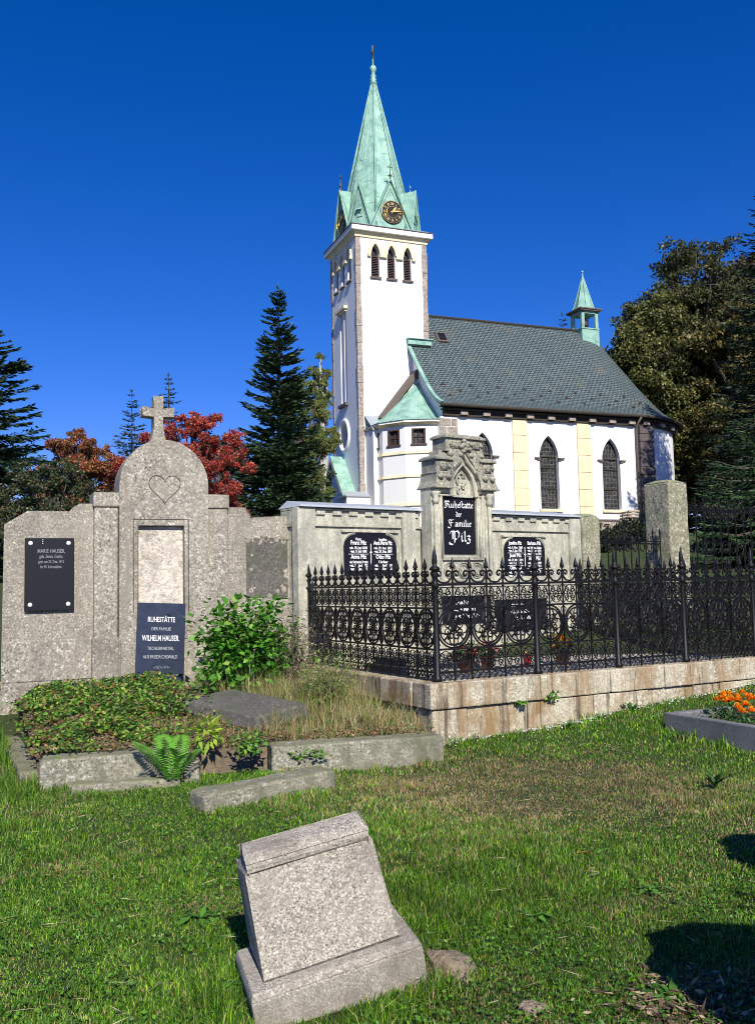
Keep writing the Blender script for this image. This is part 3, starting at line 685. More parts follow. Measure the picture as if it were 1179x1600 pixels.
# gable behind the turret roof
mb = MB(); ga = (.95, 3.15, 4.4); yA = -.55
mb.prism([(.95, 10.65), (1.2, 10.55), (3.15, 13.0), (3.15, 13.42)], yA-.18, yA+.5); mb.prism([(3.15, 13.42), (3.15, 13.0), (4.15, 10.7), (4.4, 10.7)], yA-.18, yA+.5)
mb.obj('transept_coping', 'brown_sheet', ch)
mb = MB(); mb.prism([(1.15, 9.5), (4.2, 9.5), (4.2, 10.7), (3.15, 13.1)], yA, yA+.54); mb.obj('transept_wall', 'white_plaster', ch)
mb = MB(); mb.add([(-.02+.3, -1.2, 9.95), (1.6, -1.2, 9.95), (1.6, -.04, 10.85), (.3, -.04, 10.85), (.3, -1.2, 9.87), (1.6, -1.2, 9.87), (1.6, -.04, 10.77), (.3, -.04, 10.77)], [(0, 1, 2, 3), (0, 4, 5, 1), (0, 3, 7, 4), (4, 7, 6, 5)]); mb.obj('lean_to_roof', 'grey_roofing', ch)
mb = MB(); mb.box(.35, 1.6, -1.1, -.02, 3.9, 9.9); mb.obj('lean_to_wall', 'white_plaster', ch)
# ---- west porch
py = 2.6; pw = 1.75
mb = MB(); mb.prism([(py-pw, 3.9), (py+pw, 3.9), (py+pw, 6.75), (py, 8.75), (py-pw, 6.75)], -.6, 0, 'x'); po = mb.obj('porch_wall', 'white_plaster', ch)
for s, nme in ((-1, 'r'), (1, 'l')):
    mb = MB(); mb.add([(-.78, py, 8.98), (0.02, py, 8.98), (.02, py+s*(pw+.15), 6.72), (-.78, py+s*(pw+.15), 6.72), (-.78, py, 8.84), (-.78, py+s*(pw+.15), 6.6), (.02, py+s*(pw+.15), 6.6), (.02, py, 8.84)], [(0, 1, 2, 3), (0, 3, 5, 4), (3, 2, 6, 5), (4, 5, 6, 7)]); mb.obj('porch_roof', 'green_copper', po).location = (0, 0, 0)
mb = MB(); mb.add([(-.80, py, 9.0), (-.80, py+pw+.16, 6.72), (-.80, py+pw-.1, 6.72), (-.80, py, 8.7)], [(0, 1, 2, 3)]); mb.add([(-.80, py, 9.0), (-.80, py-pw-.16, 6.72), (-.80, py-pw+.1, 6.72), (-.80, py, 8.7)], [(0, 1, 2, 3)]); mb.obj('verge_board', 'cream_trim', po).location = (0, 0, 0)
mb = MB(); mb.box(-.64, -.58, 3.0, 3.12, 7.1, 7.9); mb.obj('slit_window', 'black_paint', po).location = (0, 0, 0)
mb = MB(); mb.box(-.95, .75, -.45, .85, 3.9, 6.42); mb.obj('annex_wall', 'white_plaster', ch)
mb = MB(); mb.box(-1.02, .82, -.52, .85, 6.42, 6.49); mb.add([(-.95, -.45, 6.49), (.75, -.45, 6.49), (.75, .0, 6.75), (-.95, .0, 6.75)], [(0, 1, 2, 3)]); mb.obj('annex_roof', 'grey_roofing', ch)
# ================================================================ family wall tomb with gothic centre (Pilz frame)
pt = empty('gothic_tomb_wall', (P0[0], P0[1], .55), frame(P0, PA), 'pale stone tomb wall with gothic carved centre and black plaques behind the iron fence', 'tomb')
mb = MB(); mb.box(-.12, 2.0, 0, .42, .2, 2.50); mb.box(-.14, 2.0, -.05, .44, .2, .95); lw = mb.obj('side_wall', 'tomb_stone', pt, .01)
mb = MB(); mb.box(3.05, 5.32, 0, .42, .2, 2.50).box(3.05, 5.34, -.05, .44, .2, .95); mb.obj('side_wall', 'tomb_stone', pt, .01)
for a, b, c0, c1 in ((-.15, 1.96, -.15, 2.0), (3.1, 5.34, 3.08, 5.38)):
    mb = MB(); mb.box(a, b, -.035, .44, 2.50, 2.53).box(a, b, -.01, .42, 2.53, 2.72)
    x = a+.30
    while x < b-.15: mb.box(x, x+.14, -.04, -.005, 2.66, 2.735); x += .27
    mb.box(a, b, -.03, .43, 2.725, 2.75); mb.obj('frieze', 'tomb_stone', pt, .006)
    mb = MB(); mb.add([(c0, -.10, 2.76), (c1, -.10, 2.76), (c1, .50, 2.76), (c0, .50, 2.76), (c0+.03, -.07, 2.79), (c1-.03, -.07, 2.79), (c1-.1, .42, 2.88), (c0+.1, .42, 2.88)], [(3, 2, 1, 0), (4, 5, 6, 7), (0, 1, 5, 4), (1, 2, 6, 5), (2, 3, 7, 6), (3, 0, 4, 7)]); mb.obj('sheet_cap', 'lead_sheet', pt, .004)
for x0, x1 in ((-.16, .12), (1.60, 1.84), (5.1, 5.36)):
    mb = MB(); mb.box(x0, x1, -.06, .1, .2, 2.755); mb.obj('pier', 'tomb_stone', pt, .01)
def plaque(x0, x1, z0, z1, lines_l, lines_r):
    r = .2; xc = (x0+x1)/2
    pl = [(x0, z0), (x1, z0), (x1, z1-r)]+[(x1-r+r*math.cos(t), z1-r+(r-.03)*math.sin(t)) for t in np.linspace(.2, 1.45, 6)]+[(x1-r, z1), (x0+r, z1)]+[(x0+r-r*math.cos(t), z1-r+(r-.03)*math.sin(t)) for t in np.linspace(1.45, .2, 6)]+[(x0, z1-r)]
    f = MB(); f.prism(pl, -.022, .02); p = f.obj('plaque', 'black_granite', pt)
    f = MB(); f.tube([(u, -.012, v) for u, v in [(x0-.03, z0), (x0-.03, z1-r)]+[(x0+r-(r+.03)*math.cos(t), z1-r+r*math.sin(t)) for t in np.linspace(.1, 1.5, 7)]], .022, 5)
    f.tube([(u, -.012, v) for u, v in [(x1+.03, z0), (x1+.03, z1-r)]+[(x1-r+(r+.03)*math.cos(t), z1-r+r*math.sin(t)) for t in np.linspace(.1, 1.5, 7)]], .022, 5)
    f.box(x0-.04, x1+.04, -.04, .0, z1+.01, z1+.035); f.obj('plaque_moulding', 'tomb_stone', p)
    t = MB(); 
    for s, ls in ((-1, lines_l), (1, lines_r)):
        z = z1-.085; cx_ = xc+s*(x1-x0)*.235
        for kind, tx_ in ls:
            if kind == '-': z -= .004; t.box(cx_-(x1-x0)*.19, cx_+(x1-x0)*.19, -.0245, -.0225, z+.010, z+.016); z -= .022; continue
            sz = .082 if kind == 'N' else .052; wmax = (x1-x0)*.44
            sx = min(.85, wmax/(len(tx_)*sz*.52)); text_mb(t, tx_, cx_, z-sz*.35, sz, -.0245, .0028 if kind == 'N' else .002, None, sx); z -= sz*.86+.004
    t.box(xc-.007, xc+.007, -.0245, -.0225, z0+.14, z1-.15).box(xc-.025, xc+.025, -.0245, -.0225, (z0+z1)/2+.02, (z0+z1)/2+.032)
    t.obj('gilt_lettering', 'gilt_letter', p)
plaque(.60, 1.50, 1.83, 2.42, [('s', 'Vater'), ('N', 'Franz Pilz'), ('s', 'geb. 18. Juni 1830'), ('s', 'gest. 9. Juli 1898'), ('-', ''), ('N', 'Anna Pilz'), ('s', 'geb. Nechutnitz, Haratitz'), ('s', 'geb. 21. Juni 1872'), ('s', 'gest. 11. Jan. 1915')],
       [('s', 'Josefine'), ('N', 'Anna Marie Pilz'), ('s', 'geb. 29. Aug. 1842'), ('s', 'gest. 29. Dez. 1899'), ('-', ''), ('N', 'Otto Pilz'), ('s', 'Fabrikant'), ('s', 'geb. 11. April 1869'), ('s', 'gest. 3. Aug. 1936')])
plaque(3.62, 4.52, 1.80, 2.40, [('N', 'Josefine Pilz'), ('s', 'geb. 9. Nov. 1868'), ('s', 'gest. 3. Jan. 1920'), ('-', ''), ('N', 'Josef Pilz'), ('s', 'geb. 29. März 1894'), ('s', 'gest. 12. Juli 1912'), ('-', ''), ('N', 'Otto Pilz'), ('s', 'geb. 5. Sept. 1898'), ('s', 'gest. 4. Nov. 1914')],
       [('N', 'Barbara Pilz'), ('s', 'geb. Hübner, Gattin'), ('s', 'geb. 5. Aug. 1870'), ('s', 'gest. 23. Nov. 1941'), ('-', ''), ('N', 'Anna Pilz'), ('s', 'geb. 9. Feb. 1899'), ('s', 'gest. 7. Juni 1953'), ('-', ''), ('N', 'Adolf Pilz')])
# gothic centre
F0 = -.30
mb = MB(); mb.box(1.86, 3.14, F0, .02, .2, 1.06); mb.box(1.80, 3.20, F0-.06, .04, .2, .75); mb.obj('centre_base', 'tomb_stone', pt, .015)
mb = MB()
og = lambda s: [(2.555+s*q[0], q[1]) for q in ((.26*1, 2.98), (.26, 3.16), (.235, 3.28), (.17, 3.40), (.07, 3.50), (0, 3.58))]
ogee = [(2.555-.27, 2.98)]+[(2.555-.27, 3.16), (2.555-.24, 3.28), (2.555-.17, 3.39), (2.555-.07, 3.49), (2.555, 3.59), (2.555+.07, 3.49), (2.555+.17, 3.39), (2.555+.24, 3.28), (2.555+.27, 3.16), (2.555+.27, 2.98)]
rect = [(2.16, 2.10), (2.82, 2.10), (2.82, 2.98)]+[(2.555+.2, 2.98), (2.555+.2, 3.14), (2.555+.17, 3.26), (2.555+.10, 3.36), (2.555, 3.46), (2.555-.10, 3.36), (2.555-.17, 3.26), (2.555-.2, 3.14), (2.555-.2, 2.98)]+[(2.16, 2.98)]
wall(mb, [(1.94, 1.06), (3.12, 1.06), (3.12, 3.12), (2.95, 3.12), (2.95, 3.62), (2.15, 3.62), (2.15, 3.12), (1.94, 3.12)], [rect], F0, F0+.06)
mb.box(1.94, 3.12, F0+.06, -.06, 1.06, 3.12).box(2.15, 2.95, F0+.055, -.02, 3.12, 3.66)
mb.add([(1.94, F0, 1.06), (1.94, F0+.06, 1.06), (1.94, F0+.06, 3.12), (1.94, F0, 3.12)], [(0, 1, 2, 3)]); mb.add([(3.12, F0, 1.06), (3.12, F0+.06, 1.06), (3.12, F0+.06, 3.12), (3.12, F0, 3.12)], [(0, 1, 2, 3)])
mb.obj('centre_shaft', 'tomb_stone', pt)
mb = MB()  # jamb mouldings and colonnettes
for s in (-1, 1):
    c = 2.49+0*s
    xo = 2.525+s*.525; mb.tube([(xo, F0-.03, 1.1), (xo, F0-.03, 2.86)], .032, 8); mb.lathe([(.035, 2.84), (.06, 2.90), (.045, 2.95), (.075, 3.0), (.075, 3.03)], xo, F0-.03, 8)
    mb.lathe([(.06, 1.06), (.06, 1.12), (.035, 1.16)], xo, F0-.03, 8)
    mb.box(2.49+s*.44-.022, 2.49+s*.44+.022, F0-.035, F0+.01, 1.1, 3.03)
    mb.box(2.49+s*.365-.012, 2.49+s*.365+.012, F0-.02, F0+.01, 2.06, 3.0)
mb.obj('colonnette', 'tomb_stone', pt, smooth=True)
mb = MB(); xs_ = [(2.12, 3.02), (2.28, 3.03)]
mb.tube([(1.95, F0-.03, 3.05), (2.24, F0-.03, 3.05), (2.24, F0-.03, 3.16), (2.28, F0-.03, 3.3), (2.38, F0-.03, 3.42), (2.49, F0-.03, 3.51), (2.555, F0-.03, 3.62), (2.62, F0-.03, 3.51), (2.73, F0-.03, 3.42), (2.83, F0-.03, 3.3), (2.87, F0-.03, 3.16), (2.87, F0-.03, 3.05), (3.12, F0-.03, 3.05)], .035, 6)
mb.tube([(2.0, F0-.01, 2.985), (2.34, F0-.01, 2.985), (2.34, F0-.01, 3.14), (2.37, F0-.01, 3.26), (2.45, F0-.01, 3.36), (2.555, F0-.01, 3.46), (2.66, F0-.01, 3.36), (2.74, F0-.01, 3.26), (2.77, F0-.01, 3.14), (2.77, F0-.01, 2.985), (3.0, F0-.01, 2.985)], .018, 5)
mb.obj('ogee_arch', 'tomb_stone', pt, smooth=True)
mb = MB()  # tracery in the arch
for cxx, czz, rr_ in ((2.555, 3.24, .085), (2.555, 3.08, .07)):
    for k in range(4):
        a = k*math.pi/2; mb.tube([(cxx+rr_*.5*math.cos(a)+rr_*.55*math.cos(t), F0+.035, czz+rr_*.5*math.sin(a)+rr_*.55*math.sin(t)) for t in np.linspace(a-2.1, a+2.1, 9)], .012, 4)
    mb.tube([(cxx+rr_*1.15*math.cos(t), F0+.03, czz+rr_*1.15*math.sin(t)) for t in np.linspace(0, 6.28, 17)[:-1]], .011, 4, closed=True)
mb.box(2.36, 2.75, F0+.0, F0+.06, 2.965, 3.0); mb.obj('tracery', 'tomb_stone', pt)
# corner blocks and centre block, each with a cap and crockets
def block(x0, x1, z0, zm, z1, name, y0=F0-.07):
    g = MB(); g.box(x0, x1, y0, -.02, z0+.14, z1)
    g.obj(name, 'tomb_carved', pt, .01)
    g = MB(); g.box(x0-.04, x1+.04, y0-.04, -.0, z1, z1+.03); g.box(x0-.04, x1+.04, y0-.04, -.0, z1+.03, z1+.07, top=(x0+.02, x1-.02, y0+.02, -.03)); g.box(x0-.01, x1+.01, y0-.01, -.01, z1-.20, z1-.175)
    g.obj('block_cap', 'tomb_carved', pt, .006)
    g = MB(); g.box(x0+.07, x1-.07, y0-.015, y0+.01, z1-.155, z1-.03)
    for xx in ((x0+.06), (x1-.06)) if x1-x0 < .6 else (x0+.06, x0+.26, x1-.26, x1-.06):
        g.lathe([(.01, -.05), (.045, -.03), (.055, .0), (.03, .03), (.015, .05)], 0, 0, 7, Matrix.Translation((xx, y0-.02, z1-.24)))
        g.lathe([(.012, -.03), (.03, 0), (.012, .03)], 0, 0, 6, Matrix.Translation((xx+.03, y0-.01, z1-.09)))
    for q in range(int((x1-x0-.14)/.07)): 
        g.tube([(x0+.10+q*.07+.028*math.cos(t), y0-.02, z1-.092+.04*math.sin(t)) for t in np.linspace(0, 6.28, 9)[:-1]], .008, 4, closed=True)
    g.obj('carved_ornament', 'tomb_carved', pt, smooth=True)
block(2.0, 2.27, 3.10, 3.3, 3.50, 'corner_block'); block(2.87, 3.13, 3.10, 3.3, 3.50, 'corner_block'); block(2.22, 2.94, 3.5, 3.6, 3.84, 'crown_block', F0-.04)
mb = MB()  # sloping weathering below the blocks, concave shoulders
mb.prism([(1.93, 3.10), (2.26, 3.10), (2.29, 3.22), (2.34, 3.34), (2.28, 3.42), (2.26, 3.30), (2.01, 3.30), (1.98, 3.18)], F0-.08, -.01)
mb.prism([(2.86, 3.10), (3.19, 3.10), (3.14, 3.18), (3.11, 3.30), (2.93, 3.30), (2.86, 3.42), (2.77, 3.34), (2.82, 3.22)], F0-.08, -.01)
mb.box(1.92, 2.27, F0-.13, .02, 3.075, 3.105); mb.box(2.84, 3.20, F0-.13, .02, 3.075, 3.105)
mb.prism([(2.2, 3.36), (2.34, 3.40), (2.44, 3.50), (2.555, 3.64), (2.67, 3.50), (2.77, 3.40), (2.92, 3.36), (2.86, 3.5), (2.84, 3.66), (2.27, 3.66), (2.25, 3.5)], F0-.07, -.05)
mb.obj('shoulder', 'tomb_carved', pt, .02)
mb = MB()  # finial flower at the top of the ogee
for q in range(9):
    a = q*2.4; r_ = .03+.012*q; mb.lathe([(.01, -.035), (.04, -.01), (.045, .01), (.015, .035)], 0, 0, 7, Matrix.Translation((2.555+r_*math.cos(a), F0-.09, 3.72+r_*.8*math.sin(a))))
mb.obj('finial_flower', 'tomb_carved', pt, smooth=True)
mb = MB(); mb.box(2.17, 2.81, F0+.035, F0+.07, 2.12, 2.975)
ins = mb.obj('centre_plaque', 'black_granite', pt)
t = MB(); yy = F0+.033
fraktur(t, 'Ruhestätte', 2.505, 2.81, .056, yy, 1.55); fraktur(t, 'der', 2.49, 2.675, .048, yy, 1.35); fraktur(t, 'Familie', 2.52, 2.53, .058, yy, 1.55); fraktur(t, 'Pilz', 2.54, 2.31, .085, yy, 1.7)
t.obj('gilt_lettering', 'gilt_letter', ins)
mb = MB(); mb.box(2.12, 2.92, F0-.04, F0+.02, 2.03, 2.07).box(2.12, 2.92, F0-.02, F0+.02, 1.70, 1.73)
for q in range(3):
    c = 2.26+.26*q
    for rr_ in (.115, .085): mb.tube([(c+rr_*math.cos(t), F0-.01, 1.88+rr_*math.sin(t)) for t in np.linspace(0, 6.28, 21)[:-1]], .010, 4, closed=True)
    for k in range(4):
        a = k*math.pi/2+.78; mb.tube([(c+.04*math.cos(a)+.035*math.cos(t), F0-.01, 1.88+.04*math.sin(a)+.035*math.sin(t)) for t in np.linspace(a-2.2, a+2.2, 8)], .008, 4)
mb.obj('carved_band', 'tomb_carved', pt)
for x0, x1, z0, z1, y, ls in ((2.08, 3.02, 1.10, 1.50, F0-.001, ['Luise Pilz', 'geb. 4. Mai 1871', 'gest. 2. Nov. 1946', '']), (3.36, 4.50, .92, 1.42, -.03, ['Maria Pilz', 'geb. 11. 9. 1874', 'gest. 24. 1. 1952', ''])):
    f = MB(); f.box(x0, x1, y-.03, y+.02, z0, z1); p = f.obj('lower_plaque', 'black_granite', pt, .004)
    t = MB()
    for q, s in enumerate(ls[:3]): text_mb(t, s, (x0+x1)/2-.1+.05*q, z1-.12-.10*q, .08, y-.0325, .002, None, .8)
    t.obj('gilt_lettering', 'gilt_letter', p)
# ================================================================ granite family tomb (Hauser frame)
ht = empty('granite_family_tomb', (H0[0], H0[1], .35), frame(H0, HA), 'speckled granite tomb wall with arched centre slab, stone cross and carved heart', 'tomb')
mb = MB(); mb.prism([(-3.60, .2), (-2.54, .2), (-2.54, 2.76), (-2.72, 2.76), (-2.80, 2.71), (-2.84, 2.66), (-3.33, 2.66), (-3.58, 2.50)], .0, .34)
mb.obj('side_slab', 'granite_rough', ht, .02)
mb = MB(); mb.prism([(-.86, .2), (.13, .2), (.13, 2.58), (.05, 2.64), (-.52, 2.64), (-.56, 2.69), (-.62, 2.74), (-.86, 2.74)], .0, .34)
mb.obj('side_slab', 'granite_rough', ht, .02)
for a, b in ((-2.56, -2.27), (-1.13, -.86)):
    mb = MB(); mb.box(a, b, -.09, .36, .2, 2.72).box(a-.015, b+.015, -.105, .38, 2.735, 2.92).box(a, b, -.08, .35, 2.7, 2.75); mb.obj('pier', 'granite_rough', ht, .018)
sx0, sx1, sc_, sr = -2.262, -1.138, -1.70, .562
archp = [(sx0, .2), (sx1, .2), (sx1, 3.02)]+[(sc_+sr*math.cos(t), 3.02+.59*math.sin(t)) for t in np.linspace(.12, math.pi-.12, 19)]+[(sx0, 3.02)]
mb = MB(); rc = [(-2.035, 1.0), (-1.455, 1.0), (-1.455, 2.50), (-2.035, 2.50)]
wall(mb, archp, [rc], -.16, -.09)
n = len(archp); mb.add([(u, -.16, v) for u, v in archp]+[(u, .40, v) for u, v in archp], [(i, (i+1) % n, (i+1) % n+n, i+n) for i in range(n)]); tris = tessellate_polygon([[Vector((u, v, 0)) for u, v in archp]]); mb.add([(u, .40, v) for u, v in archp], [tuple(t) for t in tris])
cs = mb.obj('centre_slab', 'granite_rough', ht)
mb = MB(); mb.box(-2.03, -1.46, -.092, -.06, 1.0, 2.496); mb.obj('rough_panel', 'pale_tile', cs)
mb = MB(); mb.tube([(-2.09, -.162, 1.4), (-2.09, -.162, 2.58), (-1.40, -.162, 2.58), (-1.40, -.162, 1.4)], .009, 4); mb.tube([(-2.035, -.16, 1.4), (-2.035, -.16, 2.50), (-1.455, -.16, 2.5), (-1.455, -.16, 1.4)], .007, 4); mb.obj('panel_frame', 'slab_dark', cs)
hp = [(-1.70+.19*math.sin(t)**3*1.05*(1), -.162, 3.02+.145*(13*math.cos(t)-5*math.cos(2*t)-2*math.cos(3*t)-math.cos(4*t))/13*1.15-.03) for t in np.linspace(0, 2*math.pi, 40)[:-1]]
mb = MB(); mb.tube(hp, .006, 4, closed=True); mb.obj('carved_heart', 'slab_dark', cs)
mb = MB(); cxx = -1.755
mb.prism([(cxx-.10, 3.58), (cxx+.10, 3.58), (cxx+.075, 3.72), (cxx+.06, 3.80), (cxx+.06, 3.93), (cxx+.20, 3.94), (cxx+.20, 4.055), (cxx+.06, 4.05), (cxx+.055, 4.20), (cxx-.055, 4.20), (cxx-.06, 4.05), (cxx-.20, 4.055), (cxx-.20, 3.94), (cxx-.06, 3.93), (cxx-.06, 3.80), (cxx-.075, 3.72)], -.02, .16); mb.obj('stone_cross', 'granite_rough', ht, .012)
for z, y in ((1.10, -.012), (.575, -.03)):
    mb = MB()
    for a, b, yy in ((-3.60, -2.57, 0), (-.85, .13, 0)): mb = MB(); mb.box(a-.004, b, y, yy+.05, z-.50, z); mb.obj('base_course', 'granite_rough', ht, .012)
for a, b in ((-2.58, -2.25), (-1.15, -.84)): mb = MB(); mb.box(a, b, -.115, .1, .2, 1.10); mb.obj('base_course', 'granite_rough', ht, .015)
mb = MB(); mb.box(-2.25, -1.15, -.18, -.1, .2, 1.10); mb.obj('base_course', 'granite_rough', ht, .015)
# shallow scar of a lost plaque on the right slab
mb = MB(); mb.box(-.60, -.02, -.006, .03, 1.55, 2.34); mb.obj('plaque_scar', 'slab_dark', ht, .004)
mb = MB()
for q in range(60):
    x = -.62+.62*random.random(); z = random.choice((1.55+.8*random.random(), 2.36-.05*random.random())); s_ = .015+.04*random.random()
    if -.50 < x < -.12 and 1.7 < z < 2.25: continue
    mb.lathe([(s_, -.012), (s_*.8, .0)], 0, 0, 6, Matrix.Translation((x, -.008, z)) @ Matrix.Rotation(R_(90), 4, 'X'))
mb.obj('mortar_patch', 'granite_rough', ht)
f = MB(); f.box(-3.365, -2.795, -.055, -.02, 1.455, 2.345); pq = f.obj('wall_plaque', 'black_granite', ht, .005)
for x in (-3.30, -2.86):
    for z in (1.53, 2.28): f = MB(); f.lathe([(.028, 0), (.026, .008), (.0, .012)], 0, 0, 14, Matrix.Translation((x, -.054, z)) @ Matrix.Rotation(R_(90), 4, 'X')); f.obj('screw', 'steel_screw', pq, smooth=True)
f = MB(); z = 2.16
for s, sz in (('MARIE HAUSER,', .070), ('geb. Streit, Gattin,', .060), ('gest. am 20. Dez. 1910', .052), ('im 45. Lebensjahre.', .052)): text_mb(f, s, -3.06, z, sz, -.0575, .0008, None, .66 if sz > .06 else .62); z -= .062
f.obj('incised_lettering', 'faint_letter', pq)
f = MB()
for q in range(3): f.lathe([(.006, 0), (.0, .003)], 0, 0, 8, Matrix.Translation((-3.16, -.056, 2.32-.022*q)) @ Matrix.Rotation(R_(90), 4, 'X'))
f.obj('lime_spot', 'steel_screw', pq)
# leaning plaque
def lean_plaque():
    L = empty('leaning_plaque', (*fw(H0, HA, -1.80, -.30), .42), frame(H0, HA), 'blue-black inscribed plaque leaning against the centre slab of the granite tomb', 'plaque')
    L['zb'] = 0.
    M = Matrix.Rotation(R_(-7), 4, 'X') @ Matrix.Rotation(R_(3.0), 4, 'Y')
    f = MB(); f.box(-.30, .30, -.02, .02, 0, 1.10, M); f.obj('slab', 'slate_plaque', L, .004)
    for s, z, sz, sx in (('RUHESTÄTTE', .86, .092, .62), ('DER FAMILIE', .755, .056, .78), ('WILHELM HAUSER.', .625, .098, .56), ('TISCHLERMEISTER,', .51, .058, .68), ('AUS FRIEDRICHSWALD', .405, .062, .66)):
        f = MB(); text_mb(f, s, 0.0, z, sz, -.022, .0014 if sz > .09 else 0, M, sx); f.obj('silver_lettering', 'gilt_letter' if sz > .09 else 'silver_dull', L)
    f = MB(); text_mb(f, '~1871-1919~', .02, .28, .05, -.022, 0, M, .75); f.obj('small_lettering', 'faint_letter', L)
lean_plaque()
# ================================================================ plot kerbs, bed and slabs
def bed():
    V = []; F = []
    A, B, Cc, D, E = (-2.98, 8.0), (.50, 8.80), (.42, 9.4), (-.98, 12.2), (-4.45, 11.15)
    n = 46; q = []
    for j in range(n):
        for i in range(n):
            s, t = i/(n-1), j/(n-1)
            lo = (A[0]+(B[0]-A[0])*s, A[1]+(B[1]-A[1])*s); hi = (E[0]+(D[0]-E[0])*s, E[1]+(D[1]-E[1])*s)
            mx = (B[0] if 0 else 0)
            x = lo[0]+(hi[0]-lo[0])*t; y = lo[1]+(hi[1]-lo[1])*t
            z = (.20 if j else -.12)+.24*min(1, t*1.6)+.03*math.sin(x*5+y*3)+.02*math.sin(y*9-x*4)
            q.append((x, y, z))
    F = np.array([(j*n+i, j*n+i+1, (j+1)*n+i+1, (j+1)*n+i) for j in range(n-1) for i in range(n-1)])
    o = np_mesh('plot_soil', np.array(q), F, 'soil'); tag(o, kind='structure')
    for p in o.data.polygons: p.use_smooth = True
    return q
BQ = bed()
def bedz(x, y):
    """height of the plot soil"""
    t = np.clip((y-8.0-(x+3)*.23)/3.2, 0, 1); return .20+.24*np.minimum(1, t*1.6)+.03*np.sin(x*5+y*3)+.02*np.sin(y*9-x*4)
def kerb(name, a, b, wdt, h, z, label, cat='kerb', mat='kerb_stone', amp=.02, rot=0, group=None):
    a = Vector(a); b = Vector(b); d = (b-a); L = d.length; c = (a+b)/2
    o = MB(); nx = max(2, int(L/.12)); 
    o.box(-L/2, L/2, -wdt/2, wdt/2, -.12, h); ob = o.obj(name, mat, None, .02)
    ob.location = (c.x, c.y, z); ob.rotation_euler = (0, rot, math.atan2(d.y, d.x))
    subdiv_noise(ob, 5, amp*1.7, 4); return tag(ob, label, cat, group)
kerb('stone_kerb', (-2.93, 7.94), (-1.72, 8.22), .24, .26, 0, 'mossy grey kerb stone in front of the granite tomb, left of the fern')
kerb('stone_kerb', (-1.02, 8.36), (.54, 8.74), .26, .26, 0, 'long grey kerb stone running up to the corner of the fence base')
kerb('stone_kerb', (-3.06, 8.1), (-4.5, 10.95), .20, .09, .02, 'side kerb stone half hidden by grass left of the ivy bed')
kerb('kerb_footing', (-2.60, 7.78), (-1.75, 7.96), .16, .07, 0, 'low broken footing stone under the left kerb by the fern', mat='kerb_stone')
kerb('stone_step', (-1.40, 6.98), (-.46, 7.68), .26, .16, 0.0, 'loose grey stone block lying in the grass in front of the long kerb', 'stone block', amp=.02, rot=-.03)
kerb('stone_rubble', (-1.72, 8.03), (-1.58, 8.03), .1, .2, 0, 'small upright stone stub beside the fern', 'stone', amp=.04)
def plates():
    mb = MB(); M = Matrix.Rotation(R_(5), 4, 'X') @ Matrix.Rotation(R_(4), 4, 'Y')
    mb.box(-.62, .62, -.36, .36, -.09, .05, M, top=(-.59, .59, -.33, .33)); o = mb.obj('grave_slab', 'slab_dark', None, .02); o.location = (-1.42, 9.5, .46); o.rotation_euler = (0, 0, R_(-42)); subdiv_noise(o, 4, .01, 4)
    tag(o, 'tilted dark grave slab lying among dry grass in front of the leafy bush', 'slab')
plates()
# ================================================================ iron fence on granite base (G frame)
gb = empty('granite_fence_base', (G0[0], G0[1], 0), frame(G0, GA), 'rust-streaked granite block base carrying the ornate iron fence', 'stone base')
def blocks(name, cuts, y0, y1, z0, z1, jit=.008, swap=False):
    for i, (a, b) in enumerate(zip(cuts[:-1], cuts[1:])):
        j = jit*((i*5) % 3-1); m = MB()
        if swap: m.box(y0+j, y1, a+.004, b-.004, z0, z1)
        else: m.box(a+.004, b-.004, y0+j, y1, z0, z1)
        o = m.obj(name, 'coping_granite', gb, .014)
        subdiv_noise(o, 3, .012, 6)
blocks('coping_block', [-.03, 1.48, 2.40, 3.24, 3.73, 5.35, 6.4], -.03, .32, .40, .66)
blocks('coping_block', [.33, 1.1, 2.1, 3.2], -.03, .30, .40, .658, swap=True)
blocks('base_block', [0, .44, 1.22, 2.15, 3.0, 4.2, 6.4], 0, .3, -.25, .392)
blocks('base_block', [.31, 1.2, 2.3, 3.2], 0, .3, -.25, .392, swap=True)
mb = MB(); mb.add([(*q, .60) for q in ((.2, .2), (5.3, .2), (5.4, 3.85), (.2, 3.25))]+[(*q, .2) for q in ((.2, .2), (5.3, .2), (5.4, 3.85), (.2, 3.25))], [(0, 1, 2, 3), (0, 4, 5, 1), (1, 5, 6, 2), (2, 6, 7, 3), (3, 7, 4, 0)])
gf = mb.obj('plot_floor', 'gravel_floor', None); gf.location = (G0[0], G0[1], 0); gf.rotation_euler = (0, 0, frame(G0, GA)); tag(gf, kind='structure')
fe = empty('iron_fence', (G0[0], G0[1], .66), frame(G0, GA), 'black wrought iron grave fence with scroll panels, rings and spear tips on granite base', 'fence')
def spiral(c, r, a0, turns, sgn=1, n=12, r1=.12):
    return [(c[0]+r*(1-(1-r1)*t)*math.cos(a0+sgn*turns*2*math.pi*t), c[1]+r*(1-(1-r1)*t)*math.sin(a0+sgn*turns*2*math.pi*t)) for t in [i/n for i in range(n+1)]]
